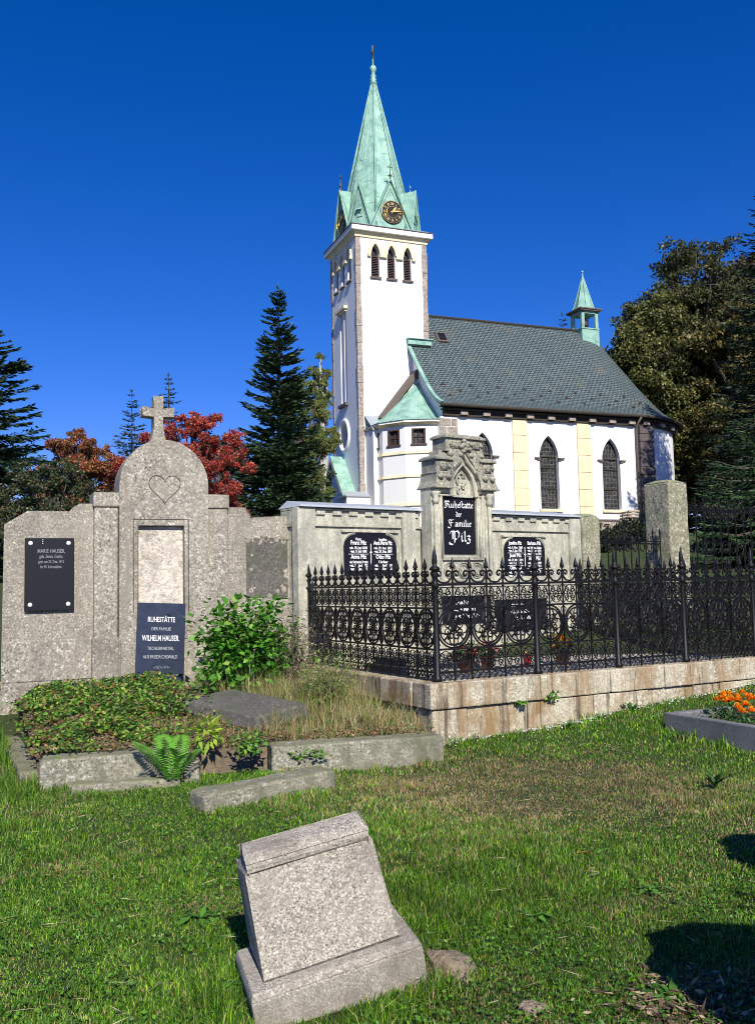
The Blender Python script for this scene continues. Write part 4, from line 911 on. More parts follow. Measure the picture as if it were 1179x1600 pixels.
def scroll_unit(m, x, U, T_):
    T = lambda m, p, r, n: T_(m, p, [q*1.3 for q in r] if hasattr(r, '__len__') else r*1.45, n)
    """one spear unit of width U starting at x in the XZ plane"""
    S = lambda pts, r=.0055, n=3: T(m, pts, r, n)
    c = x+U/2
    # top scrolls
    for s in (-1, 1):
        S([(c, 1.685)]+[(c+s*U*.22, 1.69), (c+s*U*.42, 1.73)]+spiral((c+s*U*.27, 1.775), U*.20, 0 if s > 0 else math.pi, 1.1, s, 10), .008, 4)
    # upper band z 1.42-1.66
    for zc, h in ((1.54, .105), (.87, .105)):
        for s in (-1, 1):
            for v in (-1, 1):
                S(spiral((c+s*U*.24, zc+v*h*.42), U*.19, math.pi*.5*v, 1.25, s*v, 9))
        S([(x+.01, zc-h), (c, zc), (x+U-.01, zc+h)], .004); S([(x+.01, zc+h), (c, zc), (x+U-.01, zc-h)], .004)
        S([(c+.038*math.cos(t), zc+.038*math.sin(t)) for t in np.linspace(0, 6.28, 9)], .0055)
        S([(c+U*.40*math.cos(t), zc+h*.95*math.sin(t)) for t in np.linspace(0, 6.28, 15)], .0045)
        S([(x+U*.03, zc), (x+U*.97, zc)], .004)
    # bottom lattice
    for q in range(3): S([(x+U*q/3, .665), (x+U*(q+1)/3, .74)], .005); S([(x+U*q/3, .74), (x+U*(q+.5)/3, .70)], .005)
    # spear
    S([(x, .66), (x, 1.92)], .007, 4)
    T(m, [(x, 1.84), (x, 1.855), (x, 1.875), (x, 1.96)], [.007, .022, .018, .001], 6); T(m, [(x-.03, 1.835), (x, 1.85), (x+.03, 1.835)], .006, 4)
def ring_unit(m, x, W2, T_):
    T = lambda m, p, r, n: T_(m, p, [q*1.35 for q in r] if hasattr(r, '__len__') else r*1.45, n)
    c = x+W2/2; z = 1.205; rx, rz = W2*.47, .205
    for k in (1, .86): T(m, [(c+rx*k*math.cos(t), z+rz*k*math.sin(t)) for t in np.linspace(0, 6.2832, 25)], .0085 if k == 1 else .007, 4)
    for q in range(4):
        a = q*math.pi/2
        for s in (-1, 1):
            cc = (c+rx*.44*math.cos(a+s*.42), z+rz*.44*math.sin(a+s*.42)); T(m, spiral(cc, rx*.24, a+math.pi*.5*s+math.pi*.25, 1.3, s, 10), .0065, 4)
        b = a+math.pi/4; T(m, [(c, z), (c+rx*.62*math.cos(b), z+rz*.62*math.sin(b)), (c+rx*.84*math.cos(b), z+rz*.84*math.sin(b))], [.012, .006, .009], 4)
        T(m, [(c+rx*.5*math.cos(a-.7), z+rz*.5*math.sin(a-.7)), (c+rx*.78*math.cos(a-.28), z+rz*.78*math.sin(a-.28)), (c+rx*.84*math.cos(a), z+rz*.84*math.sin(a)), (c+rx*.78*math.cos(a+.28), z+rz*.78*math.sin(a+.28)), (c+rx*.5*math.cos(a+.7), z+rz*.5*math.sin(a+.7))], .006, 4)
    T(m, [(c+.03*math.cos(t), z+.03*math.sin(t)) for t in np.linspace(0, 6.28, 8)], .009, 4)
    for s in (-1, 1):
        T(m, [(c+s*W2/2, z-.0), (c+s*W2/2, 1.0)], .008, 4); T(m, [(c+s*W2/2, z), (c+s*W2/2, 1.41)], .008, 4); T(m, [(c+s*W2/2-.02, z), (c+s*W2/2+.02, z)], .014, 5)
        for v in (-1, 1): T(m, [(c+s*W2*.5, z+v*.2), (c+s*W2*.40, z+v*.17), (c+s*W2*.44, z+v*.13)], .005, 3)
def bay_mesh(n, L):
    U = L/n; T3 = lambda m, pts, r, k: m.tube([(p[0], 0, p[1]) for p in pts], r, k, cap=False)
    a = MB()
    for i in range(n): scroll_unit(a, i*U, U, T3)
    b = MB()
    for i in range(n//2): ring_unit(b, i*2*U, 2*U, T3)
    r = MB()
    for z, t in ((1.665, .026), (1.635, .010), (1.42, .02), (.99, .02), (.755, .02)): r.box(0, L, -.016, .016, z-t/2, z+t/2)
    return a, b, r
def bay(p, q, n, first=None):
    d = Vector(q)-Vector(p); L = d.length
    a, b, r = bay_mesh(n, L); ang = math.atan2(d.y, d.x)
    for m, nm in ((a, 'scroll_panel'), (b, 'ring_panel'), (r, 'rail')):
        o = m.obj(nm, 'iron', fe); o.location = (p[0], p[1], -.66); o.rotation_euler = (0, 0, ang)
PX = [.16, 1.47, 2.66, 3.76, 5.02]
for a, b in zip(PX[:-1], PX[1:]): bay((a, .12), (b, .12), 6)
bay((.12, 3.2), (.16, .12), 16)
bay((5.02, .12), (5.32, 3.75), 18)
bay((5.02, .12), (6.3, .12), 6)
pm = None
for x, y in [(x, .12) for x in PX]+[(.12, 3.24), (6.3, .12), (5.32, 3.75)]:
    if pm is None:
        m = MB(); m.lathe([(.05, .655), (.05, .70), (.034, .72), (.030, 1.60), (.034, 1.64), (.05, 1.66), (.03, 1.69), (.03, 1.74), (.042, 1.76), (.030, 1.79), (.034, 1.81), (.058, 1.825), (.05, 1.845), (.024, 1.865), (.030, 1.90), (.022, 1.98), (.006, 2.06), (.001, 2.075)], 0, 0, 10)
        o = m.obj('post', 'iron', fe, smooth=True); pm = o
    else: o = pm.copy(); col.objects.link(o); o.parent = fe
    o.location = (x, y, -.66)
# right hand end pillar of the tomb wall, gate pillar, gate and outer fence (P frame)
def granite_pillar(x0, x1, y0, y1, zb, zt, label, fr=(P0, PA), cap=.06):
    c = ((x0+x1)/2, (y0+y1)/2); w_ = fw(fr[0], fr[1], *c); m = MB(); a, b = (x1-x0)/2, (y1-y0)/2
    m.box(-a, a, -b, b, -.3, zt-zb-cap); m.box(-a, a, -b, b, zt-zb-cap, zt-zb, top=(-a*.55, a*.55, -b*.55, b*.55))
    o = m.obj('granite_pillar', 'granite_pillar', None, .03); o.location = (w_[0], w_[1], zb); o.rotation_euler = (0, 0, frame(*fr)); subdiv_noise(o, 4, .025, 4)
    return tag(o, label, 'pillar')
granite_pillar(5.42, 5.86, -.05, .40, .5, 2.84, 'shorter rough granite pillar at the right end of the gothic tomb wall')
granite_pillar(7.86, 8.42, -.0, .58, .9, 3.56, 'tall mossy granite gate pillar with a low pyramid top')
def outer_fence(name, x0, x1, y, zb, zt, label, cat, u=.145):
    w_ = fw(P0, PA, x0, y); e = empty(name, (w_[0], w_[1], zb), frame(P0, PA), label, cat); e['zb'] = 0.
    L = x1-x0; h = zt-zb; m = MB(); n = int(L/u); u = L/n
    m.tube([(0, 0, .1), (0, 0, h-.02), (0, 0, h), (0, 0, h+.10)], [.014, .014, .022, .001], 6); b0 = m.obj('bar', 'iron', e)
    for i in range(1, n+1): b = b0.copy(); col.objects.link(b); b.location = (i*u, 0, 0)
    for z in (.16, h-.16, h-.20): m = MB(); m.box(0, L, -.018, .018, z-.012, z+.012); m.obj('rail', 'iron', e)
    m = MB()
    for i in range(n):
        c = (i+.5)*u
        for zc, r_ in ((h*.58, u*.40), (h-.27, u*.3)): m.tube([(c+r_*math.cos(t), 0, zc+r_*1.2*math.sin(t)) for t in np.linspace(0, 6.28, 11)[:-1]], .010, 4, closed=True)
        for s in (-1, 1): m.tube([(p[0], 0, p[1]) for p in spiral((c+s*u*.25, h-.10), u*.22, 0, 1.2, s, 8)], .008, 4)
    for c in (n//2*u,):
        for k in range(8): m.tube([(p[0], 0, p[1]) for p in spiral((c+.16*math.cos(k*.785), h+.02+.14*math.sin(k*.785)), .07, k*.785, 1.2, 1 if k % 2 else -1, 9)], .010, 4)
        m.tube([(c, 0, h-.1), (c, 0, h+.36)], [.016, .004], 5)
    m.obj('scrollwork', 'iron', e)
    return e
outer_fence('iron_gate', 5.92, 7.80, .2, .75, 2.55, 'low black iron gate with scrolls between the two granite pillars', 'gate', .2)
outer_fence('cemetery_fence', 8.5, 16.2, .28, 1.05, 3.22, 'tall black iron railing to the right of the tall gate pillar', 'railing', .26)
ls = empty('log_steps', (12.2, 44., 3.9), R_(15), 'pale diagonal log steps rising behind the tall gate pillar', 'steps'); ls['zb'] = 0.
for i in range(9): m = MB(); m.tube([(.09*i, .1*i, .15*i+.05), (.09*i, .1*i+1.2, .15*i+.05)], .06, 7); m.tube([(.09*i-.3, .1*i, .15*i+.05), (.09*i+.3, .1*i, .15*i+.05)], .055, 7); m.obj('log', 'log_wood', ls)
# ================================================================ foreground tilted headstone
def headstone():
    W, D, h, a, b, s, hh, t, yb, hc, c = .735, .40, .30, .070, .073, .15, .385, .008, .36, .405, .097
    sc_ = .93
    y_, r, p = R_(17.2), R_(10.2), R_(6.0)
    Rm = Matrix.Rotation(y_, 4, 'Z') @ Matrix.Rotation(-r, 4, 'Y') @ Matrix.Rotation(p, 4, 'X')
    o3 = Vector((-.584*sc_, 4.016*sc_, 1.65-(1.65+.075)*sc_))
    e = bpy.data.objects.new('headstone', None); col.objects.link(e); e.location = o3; e.rotation_euler = Rm.to_euler(); e.empty_display_size = .2
    tag(e, 'weathered grey granite desk headstone tilting to the left in the near grass', 'headstone')
    m = MB(); m.box(0, W, 0, D, -h, -.03).box(0, W, 0, D, -.03, .0, top=(.012, W-.012, .012, D-.012))
    ob = m.obj('plinth', 'granite_smooth', e, .006); 
    # tapered desk block: profile in (y,z), shoulders cut in
    m = MB(); x0, x1 = a, W-a; q = .05
    def sec(y, z, k): return [(x0+k, y, z), (x1-k, y, z)]
    P = [(b, 0, 0), (b+s, hh, .01), (b+s+.012, hh+.035, .035), (D-.03, hh+.035, .035), (D-.02, hh-.02, .01), (D-.02, 0, 0)]
    vs = []
    for yy, zz, kk in P: vs += sec(yy, zz, kk)
    n = len(P); m.add(vs, [(2*i, 2*i+1, 2*((i+1) % n)+1, 2*((i+1) % n)) for i in range(n)]+[tuple(2*i for i in range(n))[::-1], tuple(2*i+1 for i in range(n))])
    m.obj('desk_block', 'granite_smooth', e, .008)
    # raised cap roll with rounded front
    m = MB(); yf = b+s-.012
    pr = [(yf+.01, hh-.005), (yf, hh+.02), (yf+.012, hh+.05), (yf+.05, hh+.072), (D-.06, hh+.085), (D-.035, hh+.07), (D-.035, hh-.0)]
    m.prism(pr, x0+.035, x1-.035, 'x'); m.obj('cap', 'granite_smooth', e, .01)
    m = MB(); m.box(x0-.004, x1+.004, b-.004, D-.02, -.001, .004); m.obj('joint', 'slab_dark', e)
    m = MB(); m.box(x0+.01, x1-.01, D-.03, D+.05, -.05, hh-.01); m.obj('back_block', 'granite_smooth', e, .01)
headstone()
def stone(loc, s, label, seed, mat='rock', sub=4):
    import bmesh
    bm = bmesh.new(); bmesh.ops.create_icosphere(bm, subdivisions=sub, radius=1)
    rs = random.Random(seed); ph = [rs.uniform(0, 6) for _ in range(6)]
    for v in bm.verts:
        c = v.co; k = 1+.16*math.sin(c.x*3+ph[0])+.13*math.sin(c.y*4+ph[1])+.08*math.sin(c.z*7+ph[2])+.05*math.sin(c.x*11+c.y*9+ph[3])+.03*math.sin(c.z*19+c.y*15+ph[4])
        v.co = Vector((c.x*s[0], c.y*s[1], c.z*s[2]))*k
    me = bpy.data.meshes.new('rock'); bm.to_mesh(me); bm.free(); me.materials.append(MATS[mat])
    for p in me.polygons: p.use_smooth = True
    o = bpy.data.objects.new('rock', me); col.objects.link(o); o.location = loc; o.rotation_euler = (0, 0, s[3]); tag(o, label, 'rock'); return o
stone((.27, 4.12, -.01), (.17, .085, .055, R_(-52)), 'broken stone half covered by dry grass right of the tilted headstone', 3)
stone((.57, 3.70, -.01), (.055, .04, .04, .4), 'small round stone in the grass near the bottom edge', 5)
# ================================================================ planted grave on the right
def grave_bed():
    A = Vector((2.983, 9.755)); B = Vector((3.499, 8.692)); d = (B-A).normalized(); ang = math.atan2(d.y, d.x)
    e = empty('grave_border', (A.x, A.y, .05), ang, 'grey granite border of the planted grave at the right edge', 'grave border'); e['zb'] = 0.
    n = Vector((-d.y, d.x)); L, Wd = 2.2, 1.0
    m = MB(); m.box(0, L, 0, .10, -.25, .22); o = m.obj('border_stone', 'bed_kerb', e, .012); subdiv_noise(o, 3, .006, 6)
    m = MB(); m.box(0, L, Wd-.1, Wd, -.25, .22); m.obj('border_stone', 'bed_kerb', e, .012)
    m = MB(); m.box(0, .10, .1, Wd-.1, -.25, .22); m.obj('border_stone', 'bed_kerb', e, .012)
    m = MB(); m.box(L-.10, L, .1, Wd-.1, -.25, .22); m.obj('border_stone', 'bed_kerb', e, .012)
    m = MB(); m.box(.1, L-.1, .1, Wd-.1, -.2, .14); o = m.obj('grave_soil', 'soil', None); o.location = e.location; o.rotation_euler = e.rotation_euler; tag(o, kind='structure')
    return A, d, n
GB = grave_bed()
# ================================================================ grass
Gc, Gs = math.cos(R_(90-GA)), math.sin(R_(90-GA))
def toG(x, y): dx, dy = x-G0[0], y-G0[1]; return dx*Gc+dy*Gs, -dx*Gs+dy*Gc
def in_plots(x, y):
    gx, gy = toG(x, y); a = (gx > -.05) & (gy > -.02) & (gx < 6.4) & (gy < 4.2)
    k = 8.0+(x+2.93)*.23
    b = (y > k-.05) & (x < .5) & (x > -3.05-(y-8)*.52) & (y < 12.3)
    bx, by = x-GB[0].x, y-GB[0].y; u = bx*GB[1].x+by*GB[1].y; v = bx*GB[2].x+by*GB[2].y
    c = (u > 0) & (u < 2.2) & (v > 0) & (v < 1.)
    return a | b | c
def vn(x, y, s, ph=0):
    """cheap smooth value noise, 0..1"""
    return .5+.25*(np.sin(x*s+1.7*np.sin(y*s*.8+ph)+ph)+np.sin(y*s*1.1+1.3*np.sin(x*s*.9+2*ph)+1.1*ph))
def blades(n, X, Y, Z, h, wd, cols, lean=.5, seg=3):
    th = rng.uniform(0, 2*math.pi, n); ld = rng.uniform(0, 2*math.pi, n); lean = np.abs(rng.normal(0, lean, n))
    dx, dy = np.cos(th)*wd/2, np.sin(th)*wd/2; lx, ly = np.cos(ld)*lean*h, np.sin(ld)*lean*h
    B = np.stack([X, Y, Z], 1); Dv = np.stack([dx, dy, 0*dx], 1); Lv = np.stack([lx, ly, 0*lx], 1); up = np.zeros((n, 3)); up[:, 2] = h
    m1 = B+up*.5+Lv*.28; m2 = B+up*(.97-.25*lean[:, None].clip(0, 1.5))+Lv
    V = np.stack([B-Dv, B+Dv, m1+Dv*.85, m1-Dv*.85, m2+Dv*.12, m2-Dv*.12], 1).reshape(-1, 3)
    i = np.arange(n)[:, None]*6; F = np.concatenate([i+np.array([0, 1, 2, 3]), i+np.array([3, 2, 4, 5])], 0)
    return V, F, np.repeat(cols, 6, 0)
SEG = [((-2.93, 7.86), (-1.72, 8.1)), ((-1.02, 8.22), (.54, 8.6)), ((-3.2, 8.0), (-4.7, 10.9)), ((-1.40, 6.86), (-.46, 7.56)), ((-.55, 3.55), (.16, 3.85)), ((.16, 3.85), (.1, 4.3)), ((-.62, 3.6), (-.72, 4.1)), ((2.9, 9.7), (3.6, 8.4)), ((.55, 9.3), (5.5, 12.0))]
def near_edge(x, y):
    out = np.zeros_like(x)
    for (a, b), (c, d) in SEG:
        t = np.clip(((x-a)*(c-a)+(y-b)*(d-b))/((c-a)**2+(d-b)**2), 0, 1); q = np.hypot(x-a-t*(c-a), y-b-t*(d-b)); out = np.maximum(out, np.exp(-(q/.11)**2))
    return out*(.35+.9*vn(x, y, 13., 4.))
def lawn():
    parts = []
    # frustum-shaped sampling
    def sample(n, y0, y1):
        y = y0+(y1-y0)*rng.random(n); x = (rng.random(n)*2-1)*(y*.435+.15); return x, y
    for n, y0, y1, hh, wd in ((130000, 3.15, 5.2, .036, .0042), (140000, 5.2, 8.2, .038, .0055), (100000, 8.2, 12.5, .040, .0085)):
        x, y = sample(n, y0, y1); ok = ~in_plots(x, y); x, y = x[ok], y[ok]; n = len(x)
        ht_ = hh*rng.uniform(.45, 1.25, n)*(.75+.6*vn(x, y, 2.3, 1.))
        gx, gy = toG(x, y)
        dry = np.exp(-((x-1.15)**2/1.5+(y-7.7)**2/.8))*1.15+np.exp(-((x-.9-1.0)**2/1.8+(y-7.0)**2/1.2))*.40+.45*vn(x, y, 3.1, 2.)**2*vn(x, y, 8., 3.)+np.exp(-((x-2.1)**2/.25+(y-3.6)**2/.12))*.6+np.exp(-((x-1.35)**2/.15+(y-3.85)**2/.05))*.5
        tall = np.exp(-((x-.55)**2/.35+(y-6.0)**2/1.3)); ht_ *= 1+.45*tall; 
        long_ = (x < -2.9) & (y > 7.2); ht_[long_] *= 2.4
        ht_ *= 1-.35*np.clip(dry, 0, 1); ht_ *= .62+.85*vn(x, y, 9., .5)*vn(x, y, 17., 3.)+.25*vn(x, y, 5., 7.)
        ht_ *= 1+1.3*near_edge(x, y)
        r = rng.random(n)
        g = palette(n, [(.065, .20, .010), (.12, .28, .014), (.03, .11, .008), (.19, .35, .025), (.30, .42, .07)], [4, 3.4, 4, 2.2, 1.2], .30)
        d = palette(n, [(.30, .24, .09), (.22, .20, .06), (.36, .30, .15)], None, .2)
        cols = np.where((r < np.clip(dry, .03, .75))[:, None], d, g)
        cols *= (.95+.45*vn(x, y, 1.4, 3.))[:, None]*(.8+.4*vn(x, y, 11., 2.))[:, None]; cols *= np.array([1.08, .93, 1.2])
        parts.append(blades(n, x, y, gz(x, y)-.005, ht_, wd, cols, .55))
    off = 0; Vs, Fs, Cs = [], [], []
    for V, F, c in parts: Vs.append(V); Fs.append(F+off); Cs.append(c); off += len(V)
    o = np_mesh('lawn_grass', np.concatenate(Vs), np.concatenate(Fs), 'grass_blade', np.concatenate(Cs)); tag(o, 'short green lawn with dry brown patches around the graves', 'grass', kind='stuff')
lawn()
def clover(n=28000):
    y = 3.1+7*rng.random(n)**1.3; x = (rng.random(n)*2-1)*(y*.435+.1)
    m = (vn(x, y, 2.6, 5.)+.3*vn(x, y, 9., 1.) > .50) & ~in_plots(x, y); m &= ~((np.abs(x-.5) < .7) & (y > 4.5) & (y < 8)); x, y = x[m], y[m]; n = len(x)
    z = gz(x, y)+rng.uniform(.012, .05, n); D = np.stack([rng.normal(0, 1, n), rng.normal(0, 1, n), rng.uniform(-.2, .5, n)], 1); W = rng.normal(0, 1, (n, 3))*[1, 1, .25]
    c = palette(n, [(.09, .24, .022), (.14, .30, .03), (.05, .16, .018)], None, .2)
    V, F, C = leaves(np.stack([x, y, z], 1), D, W, rng.uniform(.010, .028, n), rng.uniform(.009, .018, n), c, .2)
    o = np_mesh('clover', V, F, 'leaf', C); tag(o, 'small clover and weed leaves scattered through the lawn', 'weeds', kind='stuff')
clover()
def rosette(x, y, n, L, label, seed, cs=((.10, .26, .03), (.07, .19, .02)), rise=.35, name='weed'):
    r = np.random.default_rng(seed); a = np.linspace(0, 6.28, n, endpoint=False)+r.normal(0, .25, n)
    D = np.stack([np.cos(a), np.sin(a), rise+r.normal(0, .15, n)], 1); W = np.stack([-np.sin(a), np.cos(a), 0*a], 1); C = np.tile([[x, y, float(gz(x, y))+.015]], (n, 1)).astype(float)
    l = L*r.uniform(.6, 1.15, n); c = np.array([cs[i % len(cs)] for i in range(n)])*r.uniform(.8, 1.2, (n, 1))
    V1, F1, C1 = leaves(C, D, W, l*.6, l*.22, c, .15); D2 = D*1.; D2[:, 2] -= .7
    V2, F2, C2 = leaves(C+unit(D)*(l*.4)[:, None], D2, W, l*.6, l*.30, c, .15)
    o = np_mesh(name, np.concatenate([V1, V2]), np.concatenate([F1, F2+len(V1)]), 'leaf', np.concatenate([C1, C2])); tag(o, label, 'weed', 'broad-leaved weeds in the lawn'); return o
rosette(-.93, 4.72, 9, .15, 'broad-leaved weed rosette in the grass left of the tilted headstone', 1)
rosette(-.70, 3.95, 12, .12, 'spiky weed beside the left foot of the tilted headstone', 2, rise=.6)
rosette(-.30, 3.30, 10, .14, 'leafy weed growing at the front foot of the headstone plinth', 3, ((.16, .36, .05), (.09, .24, .03)), .8)
rosette(.72, 4.62, 7, .11, 'small weed with four open leaves right of the broken stone', 4)
rosette(1.42, 5.0, 14, .12, 'pale weed clump near the upper shadow on the right', 5, ((.16, .32, .06), (.1, .24, .04)), .4)
rosette(1.12, 3.72, 14, .13, 'weed clump beside the large dark shadow at the right', 6, rise=.5)
rosette(2.02, 10.02, 10, .16, 'pale weed growing against the granite base, left one', 7, ((.12, .28, .05),), .9)
rosette(2.85, 10.52, 12, .17, 'dark tufted weed growing against the granite base, right one', 8, ((.05, .13, .02), (.08, .2, .03)), 1.2)
rosette(2.62, 7.35, 16, .15, 'dark small weed in front of the grey grave border', 9, ((.02, .07, .015), (.04, .1, .02)), 1.6)
def straws():
    n = 420; y = 3.2+4*rng.random(n); x = (rng.random(n)*2-1)*(y*.43); k = (np.abs(x+.62) < .35) & (np.abs(y-4.1) < .5)
    D = rng.normal(0, 1, (n, 3))*[1, 1, .12]; W = rng.normal(0, 1, (n, 3)); L = rng.uniform(.05, .14, n)
    V, F, C = leaves(np.stack([x, y, gz(x, y)+.035], 1), D, W, L, .0035, palette(n, [(.55, .46, .28), (.4, .32, .18), (.45, .2, .08)], [5, 3, 1]))
    o = np_mesh('dry_straw', V, F, 'leaf', C); tag(o, 'loose straws and dead leaves lying on the lawn', 'straw', kind='stuff')
straws()
def dead_patch():
    n = 1500; x = rng.normal(1.22, .16, n); y = rng.normal(3.62, .13, n); D = rng.normal(0, 1, (n, 3))*[1, 1, .25]; W = rng.normal(0, 1, (n, 3))
    V, F, C = leaves(np.stack([x, y, gz(x, y)+rng.uniform(.005, .04, n)], 1), D, W, rng.uniform(.02, .07, n), rng.uniform(.004, .02, n), palette(n, [(.30, .20, .12), (.16, .10, .06), (.45, .36, .22), (.08, .05, .03)]))
    o = np_mesh('dead_leaves', V, F, 'leaf', C); tag(o, 'patch of dead brown leaves and stalks beside the large shadow', 'leaf litter', kind='stuff')
dead_patch()
def gravel():
    n = 1300; t = rng.random(n)*5.6-.1; t = t[vn(t, t*.7, 5., 1.) > rng.random(len(t))*.9]; n = len(t); d = -.015-np.abs(rng.normal(0, .055, n)); cc, ss = Gc, Gs
    x = G0[0]+t*cc-d*ss; y = G0[1]+t*ss+d*cc; s = rng.uniform(.006, .017, n)
    base = np.array([(1, 0, 0), (0, 1, 0), (-1, 0, 0), (0, -1, 0), (0, 0, 1), (0, 0, -1)], float); fs = np.array([(0, 1, 4), (1, 2, 4), (2, 3, 4), (3, 0, 4)])
    V = (np.stack([x, y, gz(x, y)+.022], 1)[:, None, :]+base[None]*s[:, None, None]*rng.uniform(.6, 1.2, (n, 6, 1))).reshape(-1, 3)
    F = (np.arange(n)[:, None, None]*6+fs[None]).reshape(-1, 3)
    o = np_mesh('gravel', V, F, 'pebble', np.repeat(palette(n, [(.5, .47, .42), (.30, .27, .23), (.66, .63, .58)]), 6, 0), npf=3); tag(o, 'thin strip of pale gravel along the foot of the granite base', 'gravel', kind='stuff')
gravel()
# ================================================================ plot vegetation
def bed_pts(n, u0, u1, v0, v1):
    u = u0+(u1-u0)*rng.random(n); v = v0+(v1-v0)*rng.random(n)
    lox, loy = -2.98+3.48*u, 8.0+.8*u; hix, hiy = -4.45+3.47*u, 11.15+1.05*u
    return lox+(hix-lox)*v, loy+(hiy-loy)*v, u, v
def ivy():
    n = 24000; x, y, u, v = bed_pts(n, .0, .54, .02, .98)
    edge = np.clip(np.minimum(u/.10, v/.16), 0, 1); h = (.02+.05*edge)+.10*edge*vn(x, y, 4., 2.)+.10*np.exp(-((u-.42)**2/.02+(v-.75)**2/.1)); x += rng.normal(0, .06, n); y += rng.normal(0, .09, n)
    keep = ((u < .42-.10*(v-.5)) | (rng.random(n) < np.clip(.75-(u-.42)*7, .0, 1))); keep &= (vn(x, y, 6.5, 1.)+.45*edge*rng.random(n) > .52); keep &= ~((u > .34) & (v < .35) & (rng.random(n) < .75)); x, y, h = x[keep], y[keep], h[keep]; n = len(x)
    z = np.maximum(bedz(x, y), .27)*(1-.0)+h*rng.random(n)**.6+.01-.12*np.clip((8.0+(x+2.93)*.23-y-.1)/.15, 0, 2)
    D = rng.normal(0, 1, (n, 3))*[1, 1, .35]; D[:, 1] -= .6; D[:, 2] -= .35; W = rng.normal(0, 1, (n, 3))*[1, 1, .4]
    c = palette(n, [(.13, .29, .03), (.22, .36, .045), (.07, .17, .025), (.40, .44, .08), (.30, .13, .05), (.035, .10, .018), (.22, .16, .08)], [6, 4, 5, 2, 1.8, 4, 2], .2)
    V, F, C = leaves(np.stack([x, y, z], 1), D, W, rng.uniform(.025, .065, n), rng.uniform(.018, .045, n), c, .12)
    o = np_mesh('ground_cover', V, F, 'leaf', C); tag(o, 'dense ivy-like ground cover with yellowing leaves on the granite tomb plot', 'ground cover', kind='stuff')
ivy()
def litter():
    n = 11000; x, y, u, v = bed_pts(n, .0, 1., .0, .5); keep = ~((u > .45) & (v > .35)) | (rng.random(n) < .25); x, y = x[keep]+rng.normal(0, .05, keep.sum()), y[keep]+rng.normal(0, .07, keep.sum()); n = len(x)
    D = rng.normal(0, 1, (n, 3))*[1, 1, .3]; W = rng.normal(0, 1, (n, 3))
    V, F, C = leaves(np.stack([x, y, np.where(y < 8.13+(x+2.93)*.23, .285, bedz(x, y))+rng.uniform(.005, .05, n)], 1), D, W, rng.uniform(.02, .06, n), rng.uniform(.01, .03, n), palette(n, [(.30, .20, .10), (.20, .13, .07), (.38, .30, .16), (.10, .18, .04), (.42, .16, .05)], [4, 4, 3, 3, 1]))
    o = np_mesh('leaf_litter', V, F, 'leaf', C); tag(o, 'dead leaves and moss along the kerbs of the plot', 'leaf litter', kind='stuff')
litter()
def dry_grass():
    P = []
    for n, u0, u1, v0, v1, hh, w_ in ((8000, .58, 1., .02, .97, .20, .005), (2000, .58, 1., .02, .97, .36, .005), (3600, .64, .84, .35, .97, .52, .0045), (1500, .30, .6, .02, .3, .15, .004)):
        x, y, u, v = bed_pts(n, u0, u1, v0, v1)
        gx, gy = toG(x, y); k = gx < -.06; x, y, u, v = x[k], y[k], u[k], v[k]; n = len(x)
        # not over the grave slab
        q = ((x+1.42)*math.cos(R_(-42))+(y-9.5)*math.sin(R_(-42))); w2 = (-(x+1.42)*math.sin(R_(-42))+(y-9.5)*math.cos(R_(-42))); k = ~((np.abs(q) < .6) & (np.abs(w2) < .34)); x, y = x[k], y[k]; n = len(x)
        h = hh*rng.uniform(.4, 1.15, n)*(.6+.8*vn(x, y, 4., 4.))
        c = palette(n, [(.46, .37, .17), (.60, .50, .28), (.30, .29, .09), (.15, .26, .04), (.30, .20, .09)], [4, 3, 3, 4, 1.5], .2)
        P.append(blades(n, x, y, bedz(x, y)-.01, h, w_, c, .55))
    off = 0; Vs, Fs, Cs = [], [], []
    for V, F, c in P: Vs.append(V); Fs.append(F+off); Cs.append(c); off += len(V)
    # seed heads
    o = np_mesh('dry_grass', np.concatenate(Vs), np.concatenate(Fs), 'grass_blade', np.concatenate(Cs)); tag(o, 'tall straw-coloured dry grass between the leafy bush and the fence base', 'grass', kind='stuff')
dry_grass()
def plant(name, base, rx, ry, h, nleaf, L, W, cs, wts, label, cat, seed, stems=14, mat='leaf', droop=-.3, shell=.55, group=None, stemcol='bark', lobes=7):
    """bushy plant: stems as one part, foliage as another"""
    r = np.random.default_rng(seed); e = empty(name, base, 0, label, cat, group); e['zb'] = 0.
    m = MB(); tips = []
    for i in range(stems):
        a = r.uniform(0, 6.28); q = r.uniform(.1, 1)**.6; hh = h*r.uniform(.55, .98)*(1-.35*q*q)
        p = [(0, 0, 0), (math.cos(a)*rx*q*.35, math.sin(a)*ry*q*.35, hh*.5), (math.cos(a)*rx*q*.8, math.sin(a)*ry*q*.8, hh)]
        sp_ = spline(p, 4); m.tube(sp_, [.012*h*(1-.7*k/len(sp_)) for k in range(len(sp_))], 4); tips.append(p[2])
        tips.append(p[1])
    m.obj('stem', stemcol, e)
    cl = np.array(tips); k = r.integers(0, len(cl), nleaf); C = cl[k]+r.normal(0, 1, (nleaf, 3))*[rx*.25, ry*.25, h*.13]; C[:, 2] = np.clip(C[:, 2], .02, h*1.05)
    D = r.normal(0, 1, (nleaf, 3)); D[:, 2] = D[:, 2]*.5+droop; Dr = C-np.array([0, 0, h*.4]); D += unit(Dr)*.9; Wv = r.normal(0, 1, (nleaf, 3))*[1, 1, .3]
    c = palette(nleaf, cs, wts, .18); V, F, Cc = leaves(C, D, Wv, L*r.uniform(.6, 1.25, nleaf), W*r.uniform(.7, 1.2, nleaf), c, .15)
    np_mesh('foliage', V, F, mat, Cc, e); return e
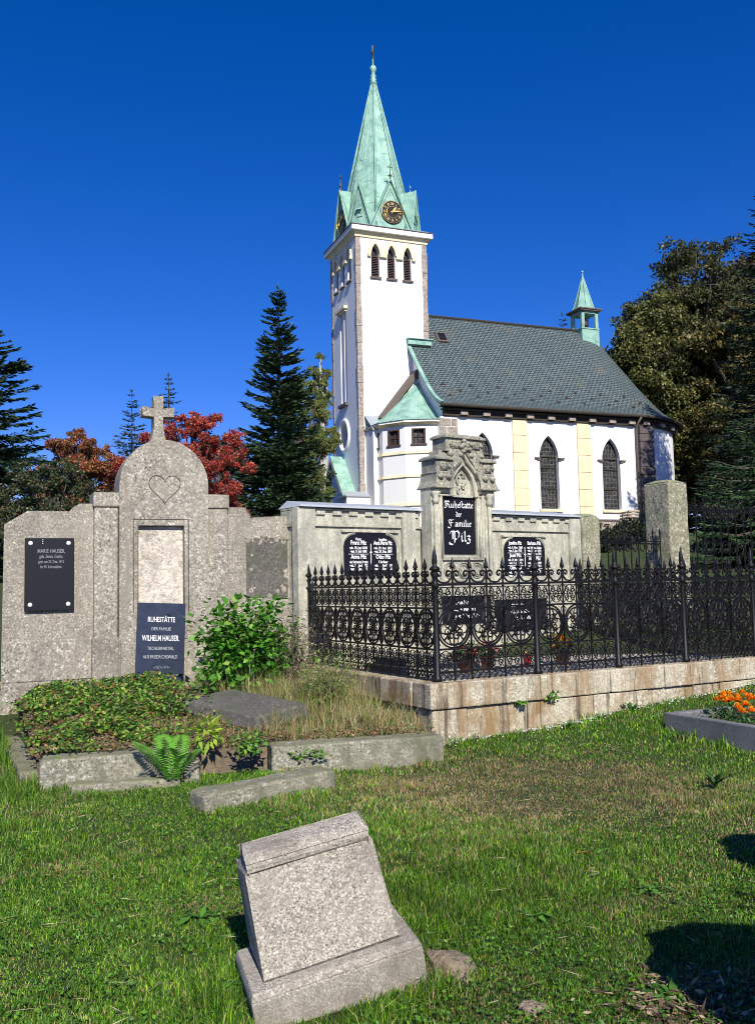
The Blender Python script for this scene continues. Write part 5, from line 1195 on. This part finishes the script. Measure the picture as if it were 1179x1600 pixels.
plant('leafy_bush', (-1.62, 10.68, .40), .60, .42, 1.10, 3600, .10, .058, [(.09, .30, .02), (.15, .40, .035), (.05, .17, .014), (.28, .46, .07), (.03, .10, .012)], [5, 3, 4, 1, 2], 'bright green leafy bush growing against the right side of the granite tomb', 'bush', 11, 34, droop=-.5)
plant('tall_weed', (-.98, 10.55, .42), .28, .28, .95, 1500, .045, .018, [(.30, .22, .14), (.22, .18, .10), (.14, .2, .05), (.42, .34, .24)], [4, 3, 2, 2], 'faded brownish tall weed beside the leafy bush and the fence', 'weed', 12, 30)
plant('weed_clump', (-.55, 9.75, .4), .34, .3, .55, 1500, .07, .012, [(.14, .26, .05), (.24, .30, .08), (.32, .30, .12)], [4, 3, 2], 'narrow-leaved green weed clump against the left side of the fence base', 'weed', 13, 30)
plant('yellow_weed', (-1.55, 8.25, .28), .13, .10, .28, 60, .12, .04, [(.42, .55, .06), (.32, .5, .05)], None, 'yellow-green weed with pointed leaves above the fern', 'weed', 14, 5)
plant('seedling', (-1.18, 8.22, .2), .14, .12, .22, 220, .05, .035, [(.10, .28, .04), (.2, .34, .05)], None, 'small leafy seedling right of the fern at the end of the long kerb', 'plant', 15, 8)
plant('seedling', (-.72, 8.30, .14), .20, .10, .10, 160, .04, .03, [(.12, .30, .04), (.2, .34, .05)], None, 'low green seedlings at the foot of the long kerb behind the loose block', 'plant', 16, 8)
for q, (x, z, s) in enumerate(((1.10, .40, .06), (1.52, .42, .09))):
    w_ = fw(G0, GA, x, -.06); plant('wall_weed', (w_[0], w_[1], z-.03), s, .03, s*.9, 40, .05, .035, [(.2, .42, .05), (.12, .3, .04)], None, ('small fern-like weed in the joint of the granite base, left of the larger one', 'green weed tuft in the joint of the granite base below the second post')[q], 'weed', 20+q, 4)
def fern(base, n, L, label, seed):
    e = empty('fern', base, 0, label, 'fern'); e['zb'] = 0.
    r = np.random.default_rng(seed)
    for i in range(n):
        a = 2*math.pi*i/n+r.normal(0, .35); l = L*r.uniform(.55, 1.15); el = r.uniform(.7, 1.2); Vs, Fs, Cs = [], [], []; m = 26
        t = np.linspace(.04, 1, m); rr_ = .8*l*(np.sin(t*el*.9)/max(.3, math.sin(el*.9)))*.8; zz = l*(1.15*t-.62*t*t)
        P = np.stack([np.cos(a)*rr_, np.sin(a)*rr_, zz], 1); T = np.gradient(P, axis=0); T = unit(T); S = unit(np.cross(T, [0, 0, 1.])); 
        c = np.array((.13, .34, .035))*r.uniform(.8, 1.35); off = 0
        for s in (-1, 1):
            ln = .22*l*np.sin(np.clip(t*1.08+.08, 0, 1)*math.pi)**.7*(1-.25*t)
            V, F, C = leaves(P, S*s+T*.45, T, ln, l*.030, np.tile(c, (m, 1))*r.uniform(.85, 1.15, (m, 1)), .1); Vs.append(V); Fs.append(F+off); Cs.append(C); off += len(V)
        V, F, C = leaves(P[:-1], P[1:]-P[:-1], S[:-1], np.linalg.norm(P[1:]-P[:-1], axis=1)*1.2, .006, np.tile([(.15, .2, .05)], (m-1, 1))); Vs.append(V); Fs.append(F+off); Cs.append(C)
        np_mesh('frond', np.concatenate(Vs), np.concatenate(Fs), 'leaf', np.concatenate(Cs), e)
fern((-1.78, 7.86, .04), 9, .62, 'green fern growing in the gap between the two kerbs', 4)
fern((1.98, 4.62, .0), 6, .28, 'small fern frond at the right edge below the upper shadow', 6)
def marigold(x, y, z, s, nf, label, seed):
    r = np.random.default_rng(seed); e = empty('marigold', (x, y, z), 0, label, 'flower', 'orange marigolds on the grave'); e['zb'] = 0.
    n = 130; C = r.normal(0, 1, (n, 3))*[.07*s, .07*s, .05*s]; C[:, 2] = np.abs(C[:, 2])+.03; V, F, Cc = leaves(C, r.normal(0, 1, (n, 3)), r.normal(0, 1, (n, 3)), .06, .014, palette(n, [(.04, .12, .02), (.07, .18, .03)]), .1); np_mesh('foliage', V, F, 'leaf', Cc, e)
    for k in range(nf):
        a = r.uniform(0, 6.28); q = r.uniform(.2, 1)*.10*s; c = np.array([math.cos(a)*q, math.sin(a)*q, .13*s+r.uniform(0, .07)]); m = 46
        th = r.uniform(0, 6.28, m); ring = r.random(m)**.6; D = np.stack([np.cos(th)*ring, np.sin(th)*ring, 1.05-ring], 1)
        V, F, Cc = leaves(np.tile(c, (m, 1)), D, np.stack([-np.sin(th), np.cos(th), 0*th], 1), .052, .03, palette(m, [(1., .36, .012), (1., .50, .03), (.95, .28, .01)], None, .08), .1); np_mesh('bloom', V, F, 'petal', Cc, e)
A_, d_, n_ = GB
for i, (u, v, s, nf) in enumerate(((.30, .62, .9, 3), (.42, .40, 1., 4), (.62, .72, 1.1, 6), (.72, .35, 1., 5), (.98, .62, 1., 6), (.88, .2, .8, 3), (1.35, .5, 1.1, 6))):
    p = A_+d_*u+n_*v; marigold(p.x, p.y, .19, s*1.5, nf+2, 'orange marigold plant on the bordered grave, %s' % ('smallest at the far left corner', 'with four blooms near the front stone', 'at the back, with clustered blooms', 'in the front row with low blooms', 'in the middle towards the right edge', 'low one against the front stone', 'beyond the right edge')[i], 40+i)
# flowers inside the fenced plot (G frame)
def potted(x, y, cs, label, pot, seed, h=.24, leaf=(.05, .14, .03)):
    w_ = fw(G0, GA, x, y); e = empty('potted_flowers', (w_[0], w_[1], .60), 0, label, 'flower pot'); e['zb'] = 0.
    m = MB(); m.lathe([(.07, 0), (.10, .14), (.11, .14), (.11, .17), (.09, .17)], 0, 0, 14); m.obj('pot', pot, e, smooth=True)
    r = np.random.default_rng(seed); n = 260; C = r.normal(0, .07, (n, 3)); C[:, 2] = np.abs(C[:, 2])+.18; V, F, Cc = leaves(C, r.normal(0, 1, (n, 3)), r.normal(0, 1, (n, 3)), .06, .03, palette(n, [leaf, (.08, .2, .04)]), .1); np_mesh('foliage', V, F, 'leaf', Cc, e)
    n = 160; C = unit(r.normal(0, 1, (n, 3)))*[.13, .13, h*.5]; C[:, 2] = np.abs(C[:, 2])+.2; V, F, Cc = leaves(C, r.normal(0, 1, (n, 3)), r.normal(0, 1, (n, 3)), .05, .035, palette(n, cs), .1); np_mesh('bloom', V, F, 'petal', Cc, e)
potted(1.35, 1.35, [(.45, .08, .04), (.3, .06, .03)], 'pot of dark red flowers behind the first fence panel', 'terracotta', 60)
potted(1.85, 1.6, [(.5, .12, .14), (.65, .3, .3)], 'pot of pinkish flowers below the centre of the gothic tomb', 'terracotta', 61)
potted(2.9, 1.4, [(.75, .40, .03), (.6, .25, .02)], 'pot of yellow-orange flowers right of the red lantern', 'terracotta', 62, .34)
w_ = fw(G0, GA, 2.4, 1.5); lt = empty('grave_lantern', (w_[0], w_[1], .60), 0, 'small red glass grave lantern inside the fence', 'lantern'); lt['zb'] = 0.
m = MB(); m.lathe([(.04, 0), (.05, .02), (.05, .14), (.035, .16)], 0, 0, 14); m.obj('glass', 'red_glass', lt, smooth=True)
m = MB(); m.lathe([(.04, .158), (.055, .165), (.03, .20), (.0, .21)], 0, 0, 14); m.obj('lid', 'gold', lt, smooth=True)
w_ = fw(G0, GA, 1.0, 1.6); 
m = MB(); m.box(-.6, .6, -.4, .4, 0, .12).box(-.5, .5, -.3, .3, .12, .2); o = m.obj('grave_curb', 'tomb_stone', None, .015); o.location = (w_[0]-.1, w_[1]+.1, .60); o.rotation_euler = (0, 0, frame(P0, PA)); tag(o, 'low pale stone grave cover inside the fence below the centre plaque', 'grave cover')
# ================================================================ trees
def crown_mesh(name, C, D, W, L, Wd, cs, wts, mat, parent, jit=.2, shade=None):
    c = palette(len(C), cs, wts, jit)
    V, F, Cc = leaves(C, D, W, L, Wd, c, .1); return np_mesh(name, V, F, mat, Cc, parent)
def spruce(base, h, rb, label, seed, nwh=46, nbr=9, nsp=44, z0=.06, cs=((.030, .065, .025), (.048, .09, .035), (.018, .040, .018), (.08, .12, .055)), wts=(5, 4, 4, 1), spray=.30, sw=.055, up=.28, gap=.0, group='spruce trees', power=.85, name='spruce_tree'):
    r = np.random.default_rng(seed); e = empty(name, base, 0, label, 'tree', group); e['zb'] = 0.
    m = MB(); m.tube([(0, 0, -.5), (0, 0, h*.5), (0, 0, h)], [h*.016, h*.009, .01], 8); 
    Cs, Ds, Ws, Ls = [], [], [], []
    for w_ in range(nwh):
        t = (w_+r.uniform(-.3, .3))/nwh; z = h*(z0+(1-z0)*t); Lb = rb*(1-t)**power+.04*rb
        k = max(5, int(nbr*1.25*(1-.45*t)))
        for b in range(k):
            if r.random() < gap: continue
            a = r.uniform(0, 6.283); l = Lb*r.uniform(.62, 1.14)*(1 if r.random() > .1 else 1.15); dr = (.30*(1-t)-.10)*l; n = max(9, int(nsp*1.5*(l/rb)**.8))
            s = r.random(n)**.75
            def pos(s): return np.stack([np.cos(a)*l*s, np.sin(a)*l*s, z+l*(.12*t*s-.38*(1-t)*s+up*s*s*(1-.3*t))], 1)
            P = pos(s); P2 = pos(s+.05); T = unit(P2-P); S = np.stack([-np.sin(a)*np.ones(n), np.cos(a)*np.ones(n), 0*s], 1)
            side = r.choice([-1, 1], n)[:, None]; dd = T*r.uniform(.5, 1.1, (n, 1))+S*side*r.uniform(.25, 1., (n, 1)); dd[:, 2] -= r.uniform(.0, .55, n)*(1-.6*t)
            C = P+S*side*r.uniform(0, .10, (n, 1))*l; Cs.append(C); Ds.append(dd); Ws.append(r.normal(0, 1, (n, 3))*[1, 1, .6]); Ls.append(spray*r.uniform(.6, 1.25, n)*(.45+.55*min(1, l/(rb*.5))))
            if w_ % 2 == 0: m.tube([tuple(pos(np.array([q]))[0]) for q in (0., .5, .95)], [.012*l+.006, .006*l+.004, .003], 3, cap=False)
    n = 14; Cs.append(np.stack([0*np.ones(n), 0*np.ones(n), h*(.985+.02*r.random(n))], 1)); Ds.append(np.stack([r.normal(0, .5, n), r.normal(0, .5, n), np.ones(n)], 1)); Ws.append(r.normal(0, 1, (n, 3))); Ls.append(np.full(n, spray*.6))
    m.obj('trunk', 'bark', e)
    L = np.concatenate(Ls); crown_mesh('crown', np.concatenate(Cs), np.concatenate(Ds), np.concatenate(Ws), L, sw*(.5+.5*L/spray), cs, wts, 'needles', e); return e
def broadleaf(base, h, lobes, label, seed, n=26000, L=.12, Wd=.075, cs=(), wts=None, group='broadleaf trees', trunk='bark', droop=-.2, jit=.2, name='broadleaf_tree', sig=.55, trr=.02, twig=True):
    """lobes: (x, y, z, r) clumps making an uneven crown; limbs run from the trunk into each"""
    r = np.random.default_rng(seed); e = empty(name, base, 0, label, 'tree', group); e['zb'] = 0.
    m = MB(); m.tube(spline([(0, 0, -.4), (r.normal(0, .1), r.normal(0, .1), h*.3), (r.normal(0, .2), 0, h*.7)], 4), [h*trr*(1-.08*i) for i in range(9)], 8)
    cl = []
    for (x, y, z, rad) in lobes:
        m.tube(spline([(0, 0, max(.2*h, z*.4)), (x*.45, y*.45, z*.75), (x, y, z)], 4), [h*.007*(1-.1*i)+.008 for i in range(9)], 5, cap=False)
        k = int(6+rad*7)
        for j in range(k):
            d = unit(r.normal(0, 1, 3)); d[2] *= .8; p = np.array([x, y, z])+d*rad*r.uniform(.35, 1.08); cl.append((p, rad*r.uniform(.2, sig)))
            if twig and j % 2 == 0: m.tube([(x, y, z), tuple(p)], [.012*rad+.006, .004], 3, cap=False)
    m.obj('trunk', trunk, e)
    wsum = np.array([c[1]**1.6 for c in cl]); idx = r.choice(len(cl), n, p=wsum/wsum.sum()); P = np.array([c[0] for c in cl])[idx]; S = np.array([c[1] for c in cl])[idx]
    C = P+unit(r.normal(0, 1, (n, 3)))*(S*r.random(n)**.45)[:, None]*[1, 1, .72]
    # tint varies clump by clump
    tint = r.uniform(.72, 1.3, len(cl))[idx][:, None]
    D = r.normal(0, 1, (n, 3)); D[:, 2] += droop; c = np.clip(palette(n, cs, wts, jit)*tint, .003, 1)
    V, F, Cc = leaves(C, D, r.normal(0, 1, (n, 3)), L*r.uniform(.6, 1.25, n), Wd*r.uniform(.7, 1.2, n), c, .12); np_mesh('crown', V, F, 'leaf', Cc, e); return e
def lob(seed, n, rx, ry, z0, z1, rr, flat=1.):
    r = np.random.default_rng(seed); out = []
    for i in range(n):
        t = r.random(); z = z0+(z1-z0)*t; k = math.sin(math.pi*(.18+.74*t))**flat; a = r.uniform(0, 6.28); q = math.sqrt(r.random()); out.append((rx*k*q*math.cos(a), ry*k*q*math.sin(a), z, rr*r.uniform(.6, 1.2)*(.5+.6*k)))
    out.append((0, 0, z1, rr*.45)); return out
def gb_(x, y): return (x, y, float(gz(x, y)))
spruce(gb_(-11.1, 26), 7.2, 2.2, 'dark open spruce with long drooping branches at the left edge', 101, 38, 9, 90, spray=.24, sw=.06, gap=.08, power=.6, up=.22, z0=.02)
spruce(gb_(-3.85, 36), 10.6, 2.0, 'tall dense dark green spruce left of the church tower', 102, 50, 11, 90, spray=.25, sw=.075, gap=.10, up=.36, power=.8, cs=((.035, .075, .028), (.06, .105, .036), (.018, .04, .018), (.10, .14, .06)))
spruce(gb_(-12.2, 45), 7.8, 1.6, 'small spruce tip showing just left of the stone cross', 103, 34, 8, 26, spray=.3)
spruce(gb_(-10.35, 45), 8.6, 1.5, 'small bluish spruce tip showing just right of the stone cross', 104, 34, 8, 26, spray=.3, cs=((.03, .06, .045), (.05, .085, .06), (.02, .04, .03)), wts=(3, 2, 2))
spruce(gb_(15.9, 75), 20.4, 3.0, 'distant spruce tip rising behind the nave ridge', 105, 34, 8, 26, spray=.4, sw=.09)
spruce(gb_(18.6, 41), 16.9, 3.4, 'tall dark spruce at the right edge with its tip cut by the frame', 106, 50, 11, 70, spray=.32, sw=.075, z0=.10, power=.75, cs=((.014, .032, .014), (.025, .05, .022), (.01, .02, .01), (.05, .075, .035)))
spruce(gb_(9.9, 23.5), 3.9, 1.9, 'young green spruce with sunlit drooping boughs behind the iron railing', 107, 26, 10, 60, spray=.17, sw=.036, z0=.1, power=.6, cs=((.045, .10, .03), (.075, .14, .045), (.025, .055, .02)), wts=(4, 2, 4))
broadleaf(gb_(-10.2, 31), 4.7, lob(1, 52, 1.7, 1.6, 1.2, 4.4, .42), 'autumn tree with orange-red leaves left of the arched tomb', 111, 52000, .085, .05, [(.42, .11, .055), (.48, .20, .08), (.26, .08, .045), (.20, .18, .06), (.10, .09, .04)], [4, 3, 3, 2, 2], 'red autumn trees')
broadleaf(gb_(-6.35, 31), 5.3, lob(2, 60, 2.1, 1.8, 1.2, 4.9, .52), 'deep red autumn maple right of the arched tomb', 112, 72000, .085, .05, [(.50, .06, .05), (.60, .12, .08), (.27, .035, .03), (.50, .24, .12), (.18, .09, .04)], [5, 3, 4, 1.5, 1.5], 'red autumn trees')
broadleaf(gb_(-8.3, 23.5), 3.2, lob(3, 46, 2.4, 1.3, .6, 2.9, .50), 'dark green bush with reddish tips behind the left slab of the granite tomb', 113, 30000, .085, .05, [(.06, .09, .03), (.10, .13, .05), (.035, .05, .02), (.22, .22, .13), (.22, .07, .05)], [5, 3, 4, 2, .8], None)
broadleaf(gb_(-3.3, 40), 7.6, lob(4, 50, 1.25, 1.1, 1.4, 7.2, .45, .5), 'yellow-green birch between the tall spruce and the tower', 114, 46000, .10, .05, [(.16, .20, .05), (.26, .28, .08), (.09, .13, .035), (.38, .34, .12)], [4, 3, 3, 1], None, 'bark', -1.0, trr=.006)
broadleaf(gb_(-2.62, 44), 9.2, lob(5, 34, .50, .6, 2.2, 9.2, .40, .4), 'slender birch with hanging twigs just left of the tower wall', 115, 24000, .10, .045, [(.17, .21, .05), (.28, .29, .08), (.09, .13, .035)], [4, 3, 3], None, 'birch_bark', -1.2, trr=.004)
GO = [(.16, .165, .045), (.10, .12, .035), (.24, .22, .06), (.045, .06, .022)]
broadleaf(gb_(21.6, 60), 18.2, lob(6, 90, 4.6, 3.5, 3.5, 20.2, 1.5, .5), 'big beech with sparse brownish crown right of the apse', 116, 84000, .24, .13, [(.11, .115, .04), (.075, .09, .03), (.04, .05, .02), (.18, .15, .05)], [4, 4, 4, 2], 'mixed trees behind the apse', trr=.014)
broadleaf(gb_(18.2, 58.5), 16.4, lob(7, 80, 3.2, 2.6, 2., 15.6, 1.25, .5), 'yellow-green beech lit by the sun beside the apse roof', 117, 80000, .24, .15, GO, [4, 4, 3, 3], 'mixed trees behind the apse', trr=.014)
broadleaf(gb_(23.6, 56), 13.8, lob(8, 70, 3.8, 3., 2., 14.6, 1.3, .5), 'golden-leaved beech between the apse and the right edge', 118, 60000, .24, .14, [(.18, .16, .045), (.10, .11, .035), (.27, .18, .05), (.04, .05, .02)], [4, 4, 2, 4], 'mixed trees behind the apse', trr=.014)
broadleaf(gb_(26.5, 63), 20.5, lob(9, 80, 3.8, 3.2, 5., 20.0, 1.6, .6), 'tall brown-green tree behind the spruce at the right edge', 119, 50000, .28, .17, [(.13, .10, .035), (.08, .075, .03), (.05, .05, .02)], None, 'mixed trees behind the apse', trr=.014)
spruce(gb_(16.9, 61), 15.2, 3.0, 'dark conifer right behind the apse roof edge', 120, 40, 9, 40, spray=.42, sw=.10, cs=((.03, .045, .02), (.05, .06, .03), (.09, .07, .03)), wts=(3, 3, 1), group='mixed trees behind the apse')
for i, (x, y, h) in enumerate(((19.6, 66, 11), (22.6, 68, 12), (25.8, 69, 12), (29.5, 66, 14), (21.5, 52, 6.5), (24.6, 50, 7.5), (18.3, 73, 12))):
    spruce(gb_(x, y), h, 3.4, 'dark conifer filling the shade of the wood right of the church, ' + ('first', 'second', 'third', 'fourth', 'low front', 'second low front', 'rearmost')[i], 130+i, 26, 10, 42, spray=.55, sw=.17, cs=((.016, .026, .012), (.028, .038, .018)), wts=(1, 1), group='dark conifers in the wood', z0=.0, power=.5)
for i, (x, y, h) in enumerate(((10.0, 25, 1.5), (11.4, 27, 2.6), (12.6, 25, 2.8), (14.0, 28, 3.2), (11.9, 30, 2.8))):  # low shrubs added, leaf colours dark to stand in for tree shade
    broadleaf(gb_(x, y), h, lob(70+i, 22, 1.1, 1.0, .3, h-.4, .55), 'added shrub with shade-dark leaves behind the iron railing, %s' % ('nearest the tall gate pillar', 'behind the nearest one', 'below the young spruce', 'partly outside the right edge', 'rearmost by the church corner')[i], 170+i, 15000, .10, .06, [(.02, .035, .014), (.035, .055, .02), (.06, .08, .03)], [4, 3, 1], 'shade-coloured shrubs behind the railing')
for i, (x, y, h, rr_) in enumerate(((-14.5, 34, 5.2, 2.2), (-7.5, 42, 5.4, 2.0), (-4.3, 47, 6.0, 1.6), (-5.0, 44, 5.6, 2.0))):
    broadleaf(gb_(x, y), h, lob(30+i, 24, rr_, rr_, .6, h-.7, .8), ('dark hedge tree behind the left spruce', 'dark green tree low behind the red maple', 'dark green undergrowth tree at the foot of the tower', 'dark green tree behind the tall spruce')[i], 150+i, 20000, .14, .09, [(.03, .05, .018), (.05, .075, .025), (.02, .03, .012)], None, None)
for i, (x, y) in enumerate(((13.6, 12.), (18.2, 18.), (17.2, 26.))):  # out-of-view spruces added to throw shade over the railing and slope
    spruce(gb_(x, y), 12, 3.0, ('unseen spruce added outside the right edge for shade, nearest the camera', 'unseen spruce added outside the right edge for shade, beyond the nearest one', 'unseen spruce added outside the right edge for shade, level with the railing end')[i], 190+i, 30, 10, 40, spray=.45, sw=.15, group='unseen spruces added to shade the railing')
for i, (x, y) in enumerate(((7.3, 30), (8.5, 31))):
    broadleaf(gb_(x, y), 1.1, lob(90+i, 14, .75, .6, .1, .9, .35), ('dark low shrub behind the left half of the iron gate', 'dark low shrub behind the right half of the iron gate')[i], 195+i, 6000, .08, .05, [(.02, .035, .014), (.035, .055, .02), (.06, .08, .03)], [4, 3, 1], None)
# ================================================================ unseen stones added right of the view to cast shadows on the lawn
def stele(x, y, w_, h, d, rot, label, arm=0):
    m = MB(); m.prism([(-w_/2, 0), (w_/2, 0), (w_/2, h*.78), (w_*.36, h*.86), (w_*.30, h*.95), (0, h), (-w_*.30, h*.95), (-w_*.36, h*.86), (-w_/2, h*.78)], -d/2, d/2)
    m.box(-w_/2-.08, w_/2+.08, -d/2-.08, d/2+.08, -.2, .16)
    o = m.obj('shadow_stone', 'granite_smooth', None, .015); o.location = (x, y, float(gz(x, y))); o.rotation_euler = (0, 0, rot); tag(o, label, 'shadow_stone')
stele(1.98, 2.50, 1.0, 1.50, .20, R_(8), 'grey shouldered stone added just right of the view to cast the large lawn shadow')
stele(2.66, 4.42, .62, 1.18, .22, R_(20), 'smaller grey stone added out of view to cast the upper lawn shadow')
